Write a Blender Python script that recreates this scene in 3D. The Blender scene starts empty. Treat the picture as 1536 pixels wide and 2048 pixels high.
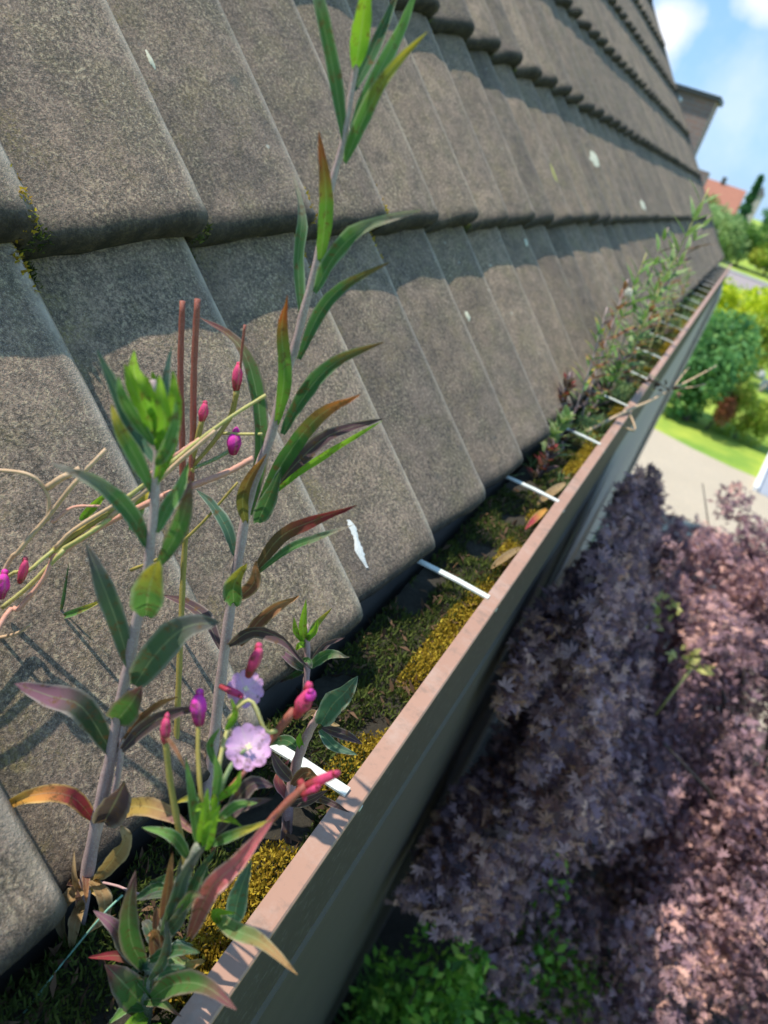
import bpy, math, random
import numpy as np
from mathutils import Vector, noise
random.seed(7); RNG = np.random.default_rng(7)
scn = bpy.context.scene
COL = scn.collection
CZ = 5.4                                   # camera height above the garden
F = 1540.0                                 # focal length in pixels of the 1536 x 2048 photograph

# ------------------------------------------------------------ camera
_y = np.array([1530-768, 435-1024, F]); _y /= np.linalg.norm(_y)
_a, _b, _x, _k = 762., -589., 620., -.45
_yy = -(F*F+_a*(_x+_k*714))/(_a*_k+_b); _xx = _x+_k*(_yy+714)
_n = np.array([_xx, _yy, F]); _n /= np.linalg.norm(_n)
_X = np.cross(_y, -_n)
R = np.array([_X, _y, -_n])                # rows: world axes seen from the camera (x right, y down, z forward)
cd = bpy.data.cameras.new('camera'); cam = bpy.data.objects.new('camera', cd); COL.objects.link(cam)
cx, cy, cz = R[:, 0], -R[:, 1], -R[:, 2]
from mathutils import Matrix
cam.matrix_world = Matrix(((cx[0], cy[0], cz[0], 0), (cx[1], cy[1], cz[1], 0), (cx[2], cy[2], cz[2], CZ), (0, 0, 0, 1)))
cd.sensor_fit = 'VERTICAL'; cd.sensor_height = 36; cd.sensor_width = 27; cd.lens = F/2048*36
cd.clip_start = .02; cd.clip_end = 2000
cd.dof.use_dof = True; cd.dof.focus_distance = .88; cd.dof.aperture_fstop = 4.8
scn.camera = cam

def ray(px, py): return R @ np.array([(px-768)/F, (py-1024)/F, 1.])
def atY(px, py, Y):
    r = ray(px, py); r = r*Y/r[1]; return Vector((r[0], r[1], r[2]+CZ))
def atX(px, py, X):
    r = ray(px, py); r = r*X/r[0]; return Vector((r[0], r[1], r[2]+CZ))
def depth(p): return float(np.array([p[0], p[1], p[2]-CZ]) @ R[:, 2])

# ------------------------------------------------------------ light
S = Vector((-.525, -.20, 1.0)).normalized()          # towards the sun: over the ridge of the house
elev = math.asin(S.z)
sd = bpy.data.lights.new('sun', 'SUN'); sd.energy = 4.6; sd.angle = math.radians(.6); sd.color = (1, .93, .82)
sun = bpy.data.objects.new('sun', sd); COL.objects.link(sun)
sun.rotation_euler = S.to_track_quat('Z', 'Y').to_euler(); sun.location = (-5, 0, 20)
w = bpy.data.worlds.new('World'); scn.world = w; w.use_nodes = True
nt = w.node_tree; nt.nodes.clear()
out = nt.nodes.new('ShaderNodeOutputWorld'); bg = nt.nodes.new('ShaderNodeBackground')
sky = nt.nodes.new('ShaderNodeTexSky'); sky.sky_type = 'NISHITA'; sky.sun_disc = False
sky.sun_elevation = elev; sky.sun_rotation = math.atan2(S.x, S.y); sky.air_density = 1.0; sky.dust_density = .3; sky.ozone_density = 1.5
tc = nt.nodes.new('ShaderNodeTexCoord')
def wmath(op, a, b=None, c=None):
    n = nt.nodes.new('ShaderNodeMath'); n.operation = op
    for i, v in enumerate((a, b, c)):
        if v is None: continue
        if isinstance(v, (int, float)): n.inputs[i].default_value = v
        else: nt.links.new(v, n.inputs[i])
    return n.outputs[0]
nz = nt.nodes.new('ShaderNodeTexNoise'); nz.inputs['Scale'].default_value = 9; nz.inputs['Detail'].default_value = 8; nz.inputs['Roughness'].default_value = .6
nt.links.new(tc.outputs['Generated'], nz.inputs['Vector'])
cl = None
for (px, py, rad, amt) in ((1325, 62, .042, 1.0), (1545, -25, .04, .8), (1475, 225, .09, .35), (1300, 110, .04, .6), (1380, -260, .09, .8), (1800, 150, .10, .7), (1760, -160, .10, .7)):
    d = ray(px, py); d = d/np.linalg.norm(d)
    vd = nt.nodes.new('ShaderNodeVectorMath'); vd.operation = 'DISTANCE'
    nt.links.new(tc.outputs['Generated'], vd.inputs[0]); vd.inputs[1].default_value = tuple(d)
    t = wmath('DIVIDE', vd.outputs['Value'], rad)
    t = wmath('SUBTRACT', .85, t)
    nn = wmath('MULTIPLY_ADD', nz.outputs['Fac'], 1.8, -.95)
    t = wmath('ADD', t, nn)
    t = wmath('MULTIPLY', t, 1.7); t.node.use_clamp = True
    t = wmath('MULTIPLY', t, amt)
    cl = t if cl is None else wmath('MAXIMUM', cl, t)
mx = nt.nodes.new('ShaderNodeMix'); mx.data_type = 'RGBA'
nt.links.new(cl, mx.inputs[0]); m0 = nt.nodes.new('ShaderNodeMix'); m0.data_type = 'RGBA'; m0.inputs[0].default_value = .75; nt.links.new(sky.outputs[0], m0.inputs[6]); m0.inputs[7].default_value = (2.3, 4.4, 7.4, 1); nt.links.new(m0.outputs[2], mx.inputs[6]); mx.inputs[7].default_value = (7.2, 7.4, 8.0, 1)
nt.links.new(mx.outputs[2], bg.inputs['Color']); bg.inputs['Strength'].default_value = .12
nt.links.new(bg.outputs[0], out.inputs['Surface'])
scn.view_settings.view_transform = 'Standard'; scn.view_settings.look = 'None'
scn.view_settings.exposure = 0.42; scn.view_settings.gamma = 1
scn.render.engine = 'CYCLES'

# ------------------------------------------------------------ helpers
def tag(o, label=None, cat=None, group=None, kind=None):
    if label: o['label'] = label
    if cat: o['category'] = cat
    if group: o['group'] = group
    if kind: o['kind'] = kind
    return o
def empty(name, loc, label, cat, group=None):
    o = bpy.data.objects.new(name, None); COL.objects.link(o); o.location = loc; o.empty_display_size = .1
    return tag(o, label, cat, group)
def link(name, me, mat, parent=None, smooth=True):
    o = bpy.data.objects.new(name, me); COL.objects.link(o)
    if mat is not None:
        for m in (mat if isinstance(mat, (list, tuple)) else [mat]): me.materials.append(m)
    if smooth: me.polygons.foreach_set('use_smooth', [True]*len(me.polygons))
    if parent is not None:
        p = parent; off = Vector((0, 0, 0))
        while p is not None: off += p.location; p = p.parent
        o.parent = parent; me.transform(Matrix.Translation(-off))
    return o
class MB:
    def __init__(s): s.v = []; s.f = []; s.uv = []; s.m = []
    def add(s, vs, fs, uvs=None, mi=0):
        b = len(s.v); s.v += [tuple(v) for v in vs]; s.f += [tuple(i+b for i in f) for f in fs]
        s.uv += list(uvs) if uvs is not None else [(0, 0)]*len(vs); s.m += [mi]*len(fs)
    def box(s, a, b, mi=0):
        x0, y0, z0 = a; x1, y1, z1 = b
        s.add([(x0, y0, z0), (x1, y0, z0), (x1, y1, z0), (x0, y1, z0), (x0, y0, z1), (x1, y0, z1), (x1, y1, z1), (x0, y1, z1)],
              [(0, 3, 2, 1), (4, 5, 6, 7), (0, 1, 5, 4), (1, 2, 6, 5), (2, 3, 7, 6), (3, 0, 4, 7)], mi=mi)
    def tube(s, pts, rad, n=8, mi=0, cap=True):
        pts = [Vector(p) for p in pts]; N = len(pts); vs = []; uv = []
        up = Vector((.3, .5, .8))
        for i, p in enumerate(pts):
            t = (pts[min(i+1, N-1)]-pts[max(i-1, 0)]).normalized()
            a = t.cross(up)
            if a.length < 1e-4: a = t.cross(Vector((1, 0, 0)))
            a.normalize(); b = t.cross(a); r = rad[i] if isinstance(rad, (list, tuple)) else rad
            for k in range(n):
                an = 2*math.pi*k/n; vs.append(p+a*math.cos(an)*r+b*math.sin(an)*r); uv.append((k/n, i/(N-1)))
        fs = [(i*n+k, i*n+(k+1) % n, (i+1)*n+(k+1) % n, (i+1)*n+k) for i in range(N-1) for k in range(n)]
        if cap: fs += [tuple(range(n-1, -1, -1)), tuple((N-1)*n+k for k in range(n))]
        s.add(vs, fs, uv, mi)
    def build(s, name, mat, parent=None, smooth=True):
        me = bpy.data.meshes.new(name); me.from_pydata(s.v, [], s.f); me.update()
        uvl = me.uv_layers.new(name='UVMap'); li = np.empty(len(me.loops), 'i'); me.loops.foreach_get('vertex_index', li)
        uvl.data.foreach_set('uv', np.array(s.uv, 'f')[li].ravel())
        if any(s.m): me.polygons.foreach_set('material_index', s.m)
        return link(name, me, mat, parent, smooth)
def spline(pts, n):
    P = [Vector(p) for p in pts]
    if len(P) == 2: return [P[0].lerp(P[1], i/(n-1)) for i in range(n)]
    P = [P[0]*2-P[1]]+P+[P[-1]*2-P[-2]]; out = []
    m = len(P)-3
    for i in range(n):
        t = i/(n-1)*m; k = min(int(t), m-1); u = t-k; a, b, c, d = P[k:k+4]
        out.append(.5*((2*b)+(c-a)*u+(2*a-5*b+4*c-d)*u*u+(3*b-a-3*c+d)*u**3))
    return out

# ------------------------------------------------------------ materials
class NT:
    def __init__(s, name):
        s.mat = bpy.data.materials.new(name); s.mat.use_nodes = True; s.t = s.mat.node_tree
        s.p = s.t.nodes['Principled BSDF']; s.o = s.t.nodes['Material Output']
        s.tc = s.t.nodes.new('ShaderNodeTexCoord'); s.obj = s.tc.outputs['Object']; s.uv = s.tc.outputs['UV']
    def L(s, a, b): s.t.links.new(a, b)
    def noise(s, scale, detail=4, rough=.55, vec=None, out='Fac', dist=0):
        n = s.t.nodes.new('ShaderNodeTexNoise'); n.inputs['Scale'].default_value = scale; n.inputs['Detail'].default_value = detail
        n.inputs['Roughness'].default_value = rough; n.inputs['Distortion'].default_value = dist; s.L(vec or s.obj, n.inputs['Vector']); return n.outputs[out]
    def voro(s, scale, vec=None, out='Distance'):
        n = s.t.nodes.new('ShaderNodeTexVoronoi'); n.inputs['Scale'].default_value = scale; s.L(vec or s.obj, n.inputs['Vector']); return n.outputs[out]
    def ramp(s, fac, stops):
        n = s.t.nodes.new('ShaderNodeValToRGB'); s.L(fac, n.inputs[0]); cr = n.color_ramp
        while len(cr.elements) > 1: cr.elements.remove(cr.elements[-1])
        for i, (p, c) in enumerate(stops):
            e = cr.elements[0] if i == 0 else cr.elements.new(p); e.position = p
            if isinstance(c, (int, float)): c = (c, c, c)
            e.color = (*c, 1)
        return n.outputs[0]
    def mix(s, fac, a, b, mode='MIX'):
        n = s.t.nodes.new('ShaderNodeMix'); n.data_type = 'RGBA'; n.blend_type = mode
        for i, v in ((0, fac), (6, a), (7, b)):
            if isinstance(v, (int, float)): n.inputs[i].default_value = v
            elif isinstance(v, tuple): n.inputs[i].default_value = (*v, 1)
            else: s.L(v, n.inputs[i])
        return n.outputs[2]
    def math(s, op, a, b=None, clamp=False):
        n = s.t.nodes.new('ShaderNodeMath'); n.operation = op; n.use_clamp = clamp
        for i, v in enumerate((a, b)):
            if v is None: continue
            if isinstance(v, (int, float)): n.inputs[i].default_value = v
            else: s.L(v, n.inputs[i])
        return n.outputs[0]
    def bump(s, h, strength=.5, dist=.01):
        n = s.t.nodes.new('ShaderNodeBump'); n.inputs['Strength'].default_value = strength; n.inputs['Distance'].default_value = dist
        s.L(h, n.inputs['Height']); s.L(n.outputs[0], s.p.inputs['Normal']); return n.outputs[0]
    def color(s, c):
        if isinstance(c, tuple): s.p.inputs['Base Color'].default_value = (*c, 1)
        else: s.L(c, s.p.inputs['Base Color'])
    def rough(s, r): s.p.inputs['Roughness'].default_value = r
def simple(name, c, rough=.8, var=.25, scale=20, bump=.2, bd=.003, spec=None):
    m = NT(name); n = m.noise(scale, 5)
    m.color(m.mix(n, tuple(x*(1-var) for x in c), tuple(min(1, x*(1+var)) for x in c))); m.rough(rough)
    if bump: m.bump(m.noise(scale*6, 4), bump, bd)
    if spec is not None: m.p.inputs['Specular IOR Level'].default_value = spec
    return m.mat

# weathered concrete tile
m = NT('weathered_concrete')
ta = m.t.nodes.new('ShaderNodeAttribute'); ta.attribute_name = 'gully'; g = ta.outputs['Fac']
tv = m.t.nodes.new('ShaderNodeAttribute'); tv.attribute_name = 'tilevar'
big = m.noise(5, 5, .6); mid = m.noise(28, 6, .65); fine = m.noise(330, 3, .7); fine2 = m.noise(900, 2, .6)
c = m.mix(m.ramp(big, [(.33, 0.), (.66, 1.)]), (.19, .138, .108), (.345, .255, .195))
c = m.mix(m.math('MULTIPLY', m.ramp(mid, [(.42, 0.), (.62, 1.)]), .7), c, (.115, .092, .074))
c = m.mix(m.math('MULTIPLY', m.ramp(m.noise(11, 6, .7, dist=.6), [(.50, 0.), (.62, 1.)]), .55), c, m.mix(m.noise(6, 2), (.22, .165, .09), (.15, .145, .11)))
gr = m.noise(190, 3, .75)
c = m.mix(m.math('MULTIPLY', m.ramp(gr, [(.40, .9), (.52, 0.)]), m.ramp(m.noise(14, 3), [(.3, .45), (.65, 1.)])), c, (.075, .062, .05))
c = m.mix(m.math('MULTIPLY', m.ramp(gr, [(.53, 0.), (.66, .8)]), m.ramp(m.noise(11, 3), [(.3, .4), (.65, 1.)])), c, m.mix(m.noise(30, 2), (.60, .46, .32), (.43, .39, .25)))
c = m.mix(m.ramp(fine, [(.36, .7), (.46, 0.)]), c, (.07, .065, .06))
c = m.mix(m.ramp(fine2, [(.57, 0.), (.70, .75)]), c, (.48, .43, .37))
lich = m.math('MULTIPLY', m.ramp(m.noise(17, 5, .7), [(.5, 0.), (.64, 1.)]), m.ramp(g, [(.1, 0.15), (.9, .9)]))
c = m.mix(m.math('MULTIPLY', lich, m.ramp(m.noise(240, 2), [(.42, 0.), (.55, 1.)])), c, (.36, .29, .10))
vs = m.voro(9, out='Distance')
sp = m.math('MULTIPLY', m.ramp(m.math('ADD', m.voro(17), m.math('MULTIPLY', m.noise(90, 3), .07)), [(.09, 1.), (.105, 0.)]), m.ramp(m.noise(2.3, 2), [(.5, 0.), (.56, .8)]))
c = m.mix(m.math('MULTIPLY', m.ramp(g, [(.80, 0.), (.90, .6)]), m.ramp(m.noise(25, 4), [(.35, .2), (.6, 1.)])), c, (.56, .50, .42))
c = m.mix(sp, c, (.46, .45, .38))
c = m.mix(m.ramp(m.math('ADD', m.voro(6.5, out='Distance'), m.math('MULTIPLY', m.noise(60, 3), .12)), [(.10, .65), (.17, 0.)]), c, (.10, .105, .095))
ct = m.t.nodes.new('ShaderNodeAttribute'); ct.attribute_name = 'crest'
c = m.mix(m.math('MULTIPLY', ct.outputs['Fac'], m.ramp(m.noise(30, 4), [(.3, .4), (.65, 1.)])), c, (.54, .46, .37))  # crest edge wear, brightened so the roll reads lit: highlight in the colour
c = m.mix(m.math('MULTIPLY', g, .9), c, m.mix(.6, c, (.07, .06, .045)))  # gully dirt, deepened with painted shade to bring out the rolls
c = m.mix(.85, c, m.mix(m.ramp(m.noise(3.2, 6, .7, dist=.8), [(.35, 0.), (.65, 1.)]), m.mix(tv.outputs['Fac'], (.66, .66, .68), (1.05, 1.0, .94)), m.mix(tv.outputs['Fac'], (.95, .92, .86), (1.35, 1.24, 1.10))), 'MULTIPLY')
lp = m.t.nodes.new('ShaderNodeAttribute'); lp.attribute_name = 'lip_shade_dirt'
c = m.mix(m.math('MULTIPLY', lp.outputs['Fac'], m.ramp(m.noise(45, 4), [(.3, .8), (.6, 1.)])), c, m.mix(m.noise(14, 4), (.018, .015, .016), (.036, .032, .024)))  # near-black nose: grime plus the overhang's shade put into the colour
m.color(c); m.rough(.93); m.p.inputs['Specular IOR Level'].default_value = .25
h = m.math('ADD', m.math('MULTIPLY', m.math('ADD', fine, gr), .8), m.math('ADD', m.math('MULTIPLY', fine2, .3), m.math('MULTIPLY', mid, .8)))
m.bump(h, .9, .0026)
M_TILE = m.mat

def leafmat(name, base, tip, edge=None, pos=.6, rough=.68, soft=.18, trans=.35):
    m = NT(name)
    sx = m.t.nodes.new('ShaderNodeSeparateXYZ'); m.L(m.uv, sx.inputs[0])
    v = m.math('ADD', sx.outputs['Y'], m.math('MULTIPLY', m.math('SUBTRACT', m.noise(55, 3), .5), .35))
    c = m.mix(m.ramp(v, [(max(0, pos-soft), 0.), (min(1, pos+soft), 1.)]), base, tip)
    d = m.math('ABSOLUTE', m.math('SUBTRACT', sx.outputs['X'], .5))
    c = m.mix(m.ramp(d, [(.0, .55), (.05, 0.)]), c, m.mix(.5, base, (.55, .6, .35)))      # pale midrib
    if edge: c = m.mix(m.ramp(d, [(.36, 0.), (.47, .8)]), c, edge)
    br = m.ramp(m.noise(110, 5, .75), [(.54, 0.), (.64, .8)])
    c = m.mix(br, c, (.16, .09, .04))
    c = m.mix(.8, c, m.mix(m.noise(35, 4), (.65, .65, .65), (1.35, 1.35, 1.3)), 'MULTIPLY')
    m.color(c); m.rough(max(rough, .75)); m.p.inputs['Specular IOR Level'].default_value = .14
    vein = m.t.nodes.new('ShaderNodeTexWave'); vein.inputs['Scale'].default_value = 9; vein.inputs['Distortion'].default_value = 1.5
    mp = m.t.nodes.new('ShaderNodeMapping'); mp.inputs['Rotation'].default_value = (0, 0, .9); m.L(m.uv, mp.inputs[0]); m.L(mp.outputs[0], vein.inputs[0])
    nb = m.bump(m.math('ADD', vein.outputs['Fac'], m.noise(300, 2)), .3, .0008)
    tr = m.t.nodes.new('ShaderNodeBsdfTranslucent'); m.L(m.mix(.5, c, (1.0, 1.15, .45), 'MULTIPLY'), tr.inputs[0]); m.L(nb, tr.inputs['Normal'])
    ms = m.t.nodes.new('ShaderNodeMixShader'); ms.inputs[0].default_value = trans
    m.L(m.p.outputs[0], ms.inputs[1]); m.L(tr.outputs[0], ms.inputs[2]); m.L(ms.outputs[0], m.o.inputs['Surface'])
    return m.mat
G = (.11, .24, .07); GD = (.062, .15, .06); GY = (.26, .44, .04); GT = (.09, .19, .125); PU = (.13, .075, .095); RED = (.36, .07, .05); OR = (.55, .24, .06); TAN = (.36, .23, .11); PK = (.62, .16, .19); BR = (.20, .09, .04); PG = (.30, .36, .25)
LM = dict(
    green=leafmat('leaf_green', G, (.18, .34, .09), (.38, .46, .30)),
    bright=leafmat('leaf_bright_green', (.17, .36, .04), GY, None, .4, trans=.45),
    greenyel=leafmat('leaf_green_yellow_tip', G, (.50, .40, .06), PG, .62),
    greenred=leafmat('leaf_green_red_tip', (.15, .30, .05), (.42, .12, .04), None, .62),
    greenor=leafmat('leaf_green_orange_tip', (.07, .17, .05), (.50, .17, .06), None, .66),
    greenbr=leafmat('leaf_dark_green_brown_tip', GD, (.24, .12, .05), (.20, .27, .18), .78),
    farpale=leafmat('leaf_pale_sage', (.20, .33, .13), (.34, .42, .20), (.38, .44, .28)),
    fargreen=leafmat('leaf_fresh_green', (.15, .30, .09), (.26, .40, .12), (.32, .40, .22)),
    dark=leafmat('leaf_dark_green', GD, (.07, .14, .07), (.26, .30, .24)),
    teal=leafmat('leaf_blue_green', GT, (.10, .17, .13), (.42, .46, .38)),
    grey=leafmat('leaf_grey_green', (.09, .15, .085), (.12, .12, .11), (.28, .28, .26)),
    purple=leafmat('leaf_purple', (.10, .07, .08), PU, (.33, .27, .25)),
    purpgreen=leafmat('leaf_green_purple_tip', (.06, .10, .055), (.24, .12, .16), (.38, .33, .30), .45),
    greenpurp=leafmat('leaf_green_plum_tip', (.10, .21, .06), (.19, .08, .09), (.30, .22, .20), .7),
    red=leafmat('leaf_dark_red', (.14, .09, .05), (.26, .04, .05), None, .5),
    olive=leafmat('leaf_olive', (.18, .17, .05), (.34, .16, .06)),
    orange=leafmat('leaf_orange_dried', (.42, .06, .08), (.72, .36, .08), (.75, .5, .2), .5),
    orpurp=leafmat('leaf_yellow_purple', (.60, .40, .12), (.27, .13, .14), (.55, .38, .22), .55),
    pink=leafmat('leaf_pink', (.42, .13, .12), PK, (.70, .45, .42), .3),
    pinktip=leafmat('leaf_grey_pink_tip', (.16, .10, .10), (.75, .12, .15), (.45, .35, .33), .62),
    rust=leafmat('leaf_rust', (.22, .10, .07), (.42, .20, .09), (.5, .33, .2)),
    tan=leafmat('leaf_tan_dried', TAN, (.42, .30, .17), (.5, .38, .22), rough=.8),
    greentan=leafmat('leaf_green_tan_tip', (.16, .26, .10), (.42, .25, .12), (.4, .38, .25), .6),
    paletip=leafmat('leaf_green_pale_tip', (.085, .19, .07), (.36, .30, .26), (.30, .38, .27), .72),
)
def stemmat(name, a, b, hair=.3):
    m = NT(name); n = m.noise(60, 4); c = m.mix(n, a, b)
    c = m.mix(m.ramp(m.noise(700, 2), [(.5, 0.), (.65, hair)]), c, (.55, .48, .45))
    m.color(c); m.rough(.7); m.bump(m.noise(400, 3), .4, .0006); return m.mat
SM = dict(purple=stemmat('stem_purple', (.27, .18, .18), (.50, .37, .35), .6), pink=stemmat('stem_pink', (.35, .19, .19), (.50, .32, .30), .4),
          green=stemmat('stem_green', (.13, .22, .07), (.22, .30, .12), .4), grey=stemmat('stem_grey_green', (.11, .14, .085), (.20, .21, .15), .5),
          redpod=stemmat('pod_red_brown', (.20, .05, .035), (.34, .10, .06), .1), olive=stemmat('pod_olive', (.24, .20, .04), (.38, .30, .07), .1),
          tan=stemmat('stem_tan', (.42, .27, .14), (.60, .42, .26), .3), salmon=stemmat('stem_salmon', (.50, .20, .14), (.66, .36, .26), .3),
          yelgreen=stemmat('stem_yellow_green', (.32, .33, .08), (.50, .44, .16), .3))
M_PETAL = leafmat('petal_lilac', (.86, .60, .84), (.74, .42, .72), None, .5, .6, .3, .35)
M_MAG = leafmat('petal_magenta', (.55, .05, .22), (.85, .08, .55), None, .4, .5)
M_MAG2 = leafmat('petal_rose', (.50, .07, .09), (.80, .10, .26), None, .4, .5)
M_YEL = simple('stigma_cream', (.85, .75, .45), .6, .1, 50, 0)

# foliage made of many small leaves; each leaf carries its own tint
def foliage_mat(name, a, b, trans=.3, rough=.6, third=None):
    m = NT(name); at = m.t.nodes.new('ShaderNodeAttribute'); at.attribute_name = 'tint'
    c = m.ramp(at.outputs['Fac'], [(0, a), (.6, b), (.92, third or b)])
    m.color(c); m.rough(rough); m.p.inputs['Specular IOR Level'].default_value = .3
    tr = m.t.nodes.new('ShaderNodeBsdfTranslucent'); m.L(c, tr.inputs[0])
    ms = m.t.nodes.new('ShaderNodeMixShader'); ms.inputs[0].default_value = trans
    m.L(m.p.outputs[0], ms.inputs[1]); m.L(tr.outputs[0], ms.inputs[2]); m.L(ms.outputs[0], m.o.inputs['Surface'])
    return m.mat
FM = dict(
    maple=foliage_mat('foliage_wine_red', (.03, .02, .024), (.42, .26, .30), .35, .6, (.88, .52, .42)),
    green=foliage_mat('foliage_mid_green', (.05, .12, .02), (.14, .30, .05), .35),
    lush=foliage_mat('foliage_lush_green', (.03, .10, .02), (.20, .44, .05), .4, .6, (.42, .58, .10)),
    mid=foliage_mat('foliage_bush_green', (.04, .14, .05), (.14, .34, .10), .35, .6, (.26, .46, .12)),
    dark=foliage_mat('foliage_dark_green', (.035, .12, .05), (.09, .25, .09), .35),
    yellow=foliage_mat('foliage_yellow_green', (.30, .42, .02), (.58, .68, .03), .5, .6, (.75, .76, .05)),
    pale=foliage_mat('foliage_pale_green', (.18, .30, .10), (.36, .50, .20), .4),
    lime=foliage_mat('foliage_lime', (.18, .32, .04), (.40, .52, .06), .45, .6, (.58, .52, .10)),
    redyel=foliage_mat('foliage_orange_bush', (.28, .05, .03), (.38, .26, .04), .35),
    red=foliage_mat('foliage_red_bush', (.22, .07, .05), (.42, .16, .08), .3, .6, (.40, .34, .08)),
    yspot=foliage_mat('foliage_pale_yellow', (.35, .38, .08), (.60, .58, .22), .4),
    moss=foliage_mat('moss_green', (.03, .05, .008), (.09, .12, .02), .25, .8, (.16, .17, .03)),
    mossy=foliage_mat('moss_golden', (.22, .13, .01), (.50, .36, .03), .3, .8, (.62, .52, .06)),
    litter=foliage_mat('litter_brown', (.04, .025, .015), (.16, .09, .05), .1, .9),
    grass=foliage_mat('grass_blades', (.05, .16, .03), (.18, .38, .08), .4),
)
M_BARK = simple('bark', (.11, .085, .065), .95, .4, 14, .8, .02)
M_BARKL = simple('bark_pale', (.30, .27, .24), .9, .3, 10, .5, .01)

def leaf_cloud(name, pts, size, mat, parent=None, shape='leaf', flat=.0, updir=None, asp=.5, seed=1, clump=None):
    """pts: (N,3) centres. One mesh of N small leaves, random directions."""
    rg = np.random.default_rng(seed); N = len(pts); pts = np.asarray(pts, float)
    d = rg.normal(size=(N, 3)); 
    if updir is not None: d = d*(1-flat)+np.array(updir)*flat*1.6
    d /= np.linalg.norm(d, axis=1)[:, None]
    nn = rg.normal(size=(N, 3))*.8+np.array([0, 0, 1.0]); s = np.cross(d, nn); s /= (np.linalg.norm(s, axis=1)[:, None]+1e-9)
    n = np.cross(s, d)
    L = size*(.6+.8*rg.random(N))[:, None]; W = L*asp
    if shape == 'leaf':
        loc = [(0, 0, 0), (.45, .5, .08), (1, 0, -.05), (.45, -.5, .08)]; faces = [(0, 1, 2, 3)]
    elif shape == 'star':
        loc = []; faces = []
        for k, an in enumerate((-80, -40, 0, 40, 80)):
            a = math.radians(an); ln = 1-.3*abs(an)/80; b = len(loc)
            loc += [(0, 0, 0), (.5*ln*math.cos(a)-.13*math.sin(a), .5*ln*math.sin(a)+.13*math.cos(a), .06), (ln*math.cos(a), ln*math.sin(a), -.08), (.5*ln*math.cos(a)+.13*math.sin(a), .5*ln*math.sin(a)-.13*math.cos(a), .06)]
            faces.append((b, b+1, b+2, b+3))
        W = L
    elif shape == 'blade':
        loc = [(0, -.5, 0), (0, .5, 0), (.55, .4, .03), (1, 0, .12), (.55, -.4, .03)]; faces = [(0, 4, 3, 2, 1)]
    loc = np.array(loc); K = len(loc)
    V = pts[:, None, :]+d[:, None, :]*(loc[None, :, 0:1]*L[:, None, :])+s[:, None, :]*(loc[None, :, 1:2]*W[:, None, :])+n[:, None, :]*(loc[None, :, 2:3]*L[:, None, :])
    V = V.reshape(-1, 3); nf = len(faces); fl = len(faces[0])
    Fc = (np.array(faces)[None]+(np.arange(N)*K)[:, None, None]).reshape(-1)
    me = bpy.data.meshes.new(name); me.vertices.add(len(V)); me.vertices.foreach_set('co', V.ravel())
    me.loops.add(len(Fc)); me.loops.foreach_set('vertex_index', Fc)
    me.polygons.add(N*nf); me.polygons.foreach_set('loop_start', np.arange(N*nf)*fl); me.polygons.foreach_set('loop_total', np.full(N*nf, fl))
    me.update(); me.validate()
    at = me.attributes.new('tint', 'FLOAT', 'FACE')
    t = rg.random(N)*.75+(clump if clump is not None else 0)
    at.data.foreach_set('value', np.repeat(np.clip(t, 0, 1), nf).astype('f'))
    return link(name, me, mat, parent, smooth=False)
def blob_points(c, r, n, seed, shell=.5, lumps=14, lump=.42):
    """points in a lumpy crown: several overlapping clumps around an ellipsoid"""
    rg = np.random.default_rng(seed); c = np.array(c, float); r = np.array(r, float)
    u = rg.normal(size=(lumps, 3)); u /= np.linalg.norm(u, axis=1)[:, None]
    lc = u*(.35+.5*rg.random((lumps, 1))); lr = lump*(.55+.7*rg.random(lumps))
    k = rg.choice(lumps, n, p=lr**2/np.sum(lr**2))
    d = rg.normal(size=(n, 3)); d /= np.linalg.norm(d, axis=1)[:, None]
    q = lc[k]+d*(lr[k]*(shell+(1-shell)*rg.random(n)**.5))[:, None]
    cl = rg.random(lumps)[k]*.3
    return c+q*r, cl

# ------------------------------------------------------------ ground
def sheet(name, pts, z, mat, kind='structure'):
    me = bpy.data.meshes.new(name); me.from_pydata([(x, y, z) for x, y in pts], [], [tuple(range(len(pts)))]); me.update()
    if me.polygons[0].normal.z < 0: me.flip_normals()
    o = link(name, me, mat, smooth=False); return tag(o, kind=kind)
m = NT('lawn'); m.color(m.mix(m.ramp(m.noise(.6, 6, .6), [(.35, 0.), (.65, 1.)]), (.15, .28, .03), (.38, .44, .05))); m.rough(.95); m.bump(m.noise(40, 4), .6, .03); M_LAWN = m.mat
m = NT('pale_gravel'); c = m.mix(m.noise(.7, 6, .6), (.44, .36, .25), (.58, .48, .34)); c = m.mix(m.ramp(m.noise(45, 4, .7), [(.45, .6), (.6, 0.)]), c, (.34, .30, .25)); m.color(c); m.rough(.95); m.bump(m.noise(70, 4), .6, .02); M_GRAV = m.mat
sheet('ground', [(-600, -300), (600, -300), (600, 1200), (-600, 1200)], 0, M_LAWN)
gp = [(-9, 13.0), (-9, 20.9)] + [(-2+i*1.0, 20.6-.11*i+.16*math.sin(i*1.3)) for i in range(14)] + [(13, 8.5), (4.8, 8.6), (3.0, 9.2), (1.2, 8.8), (-.1, 8.7), (-.1, 13.0)]
sheet('gravel_yard', gp, .012, M_GRAV)
M_SOIL = simple('soil', (.05, .038, .028), .98, .5, 9, .9, .03)
sheet('garden_bed', [(-.3, -3), (7, -3), (7, 7.8), (4.8, 8.6), (3.0, 9.2), (1.2, 8.8), (-.3, 8.7)], .008, M_SOIL)
M_ASPH = simple('asphalt', (.30, .25, .24), .9, .15, 3, .3, .01)
sheet('street', [(-40, 74), (60, 66), (60, 76), (-40, 90)], .012, M_ASPH)
M_KERB = simple('kerb_grey', (.32, .31, .30), .9, .1, 5)
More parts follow.
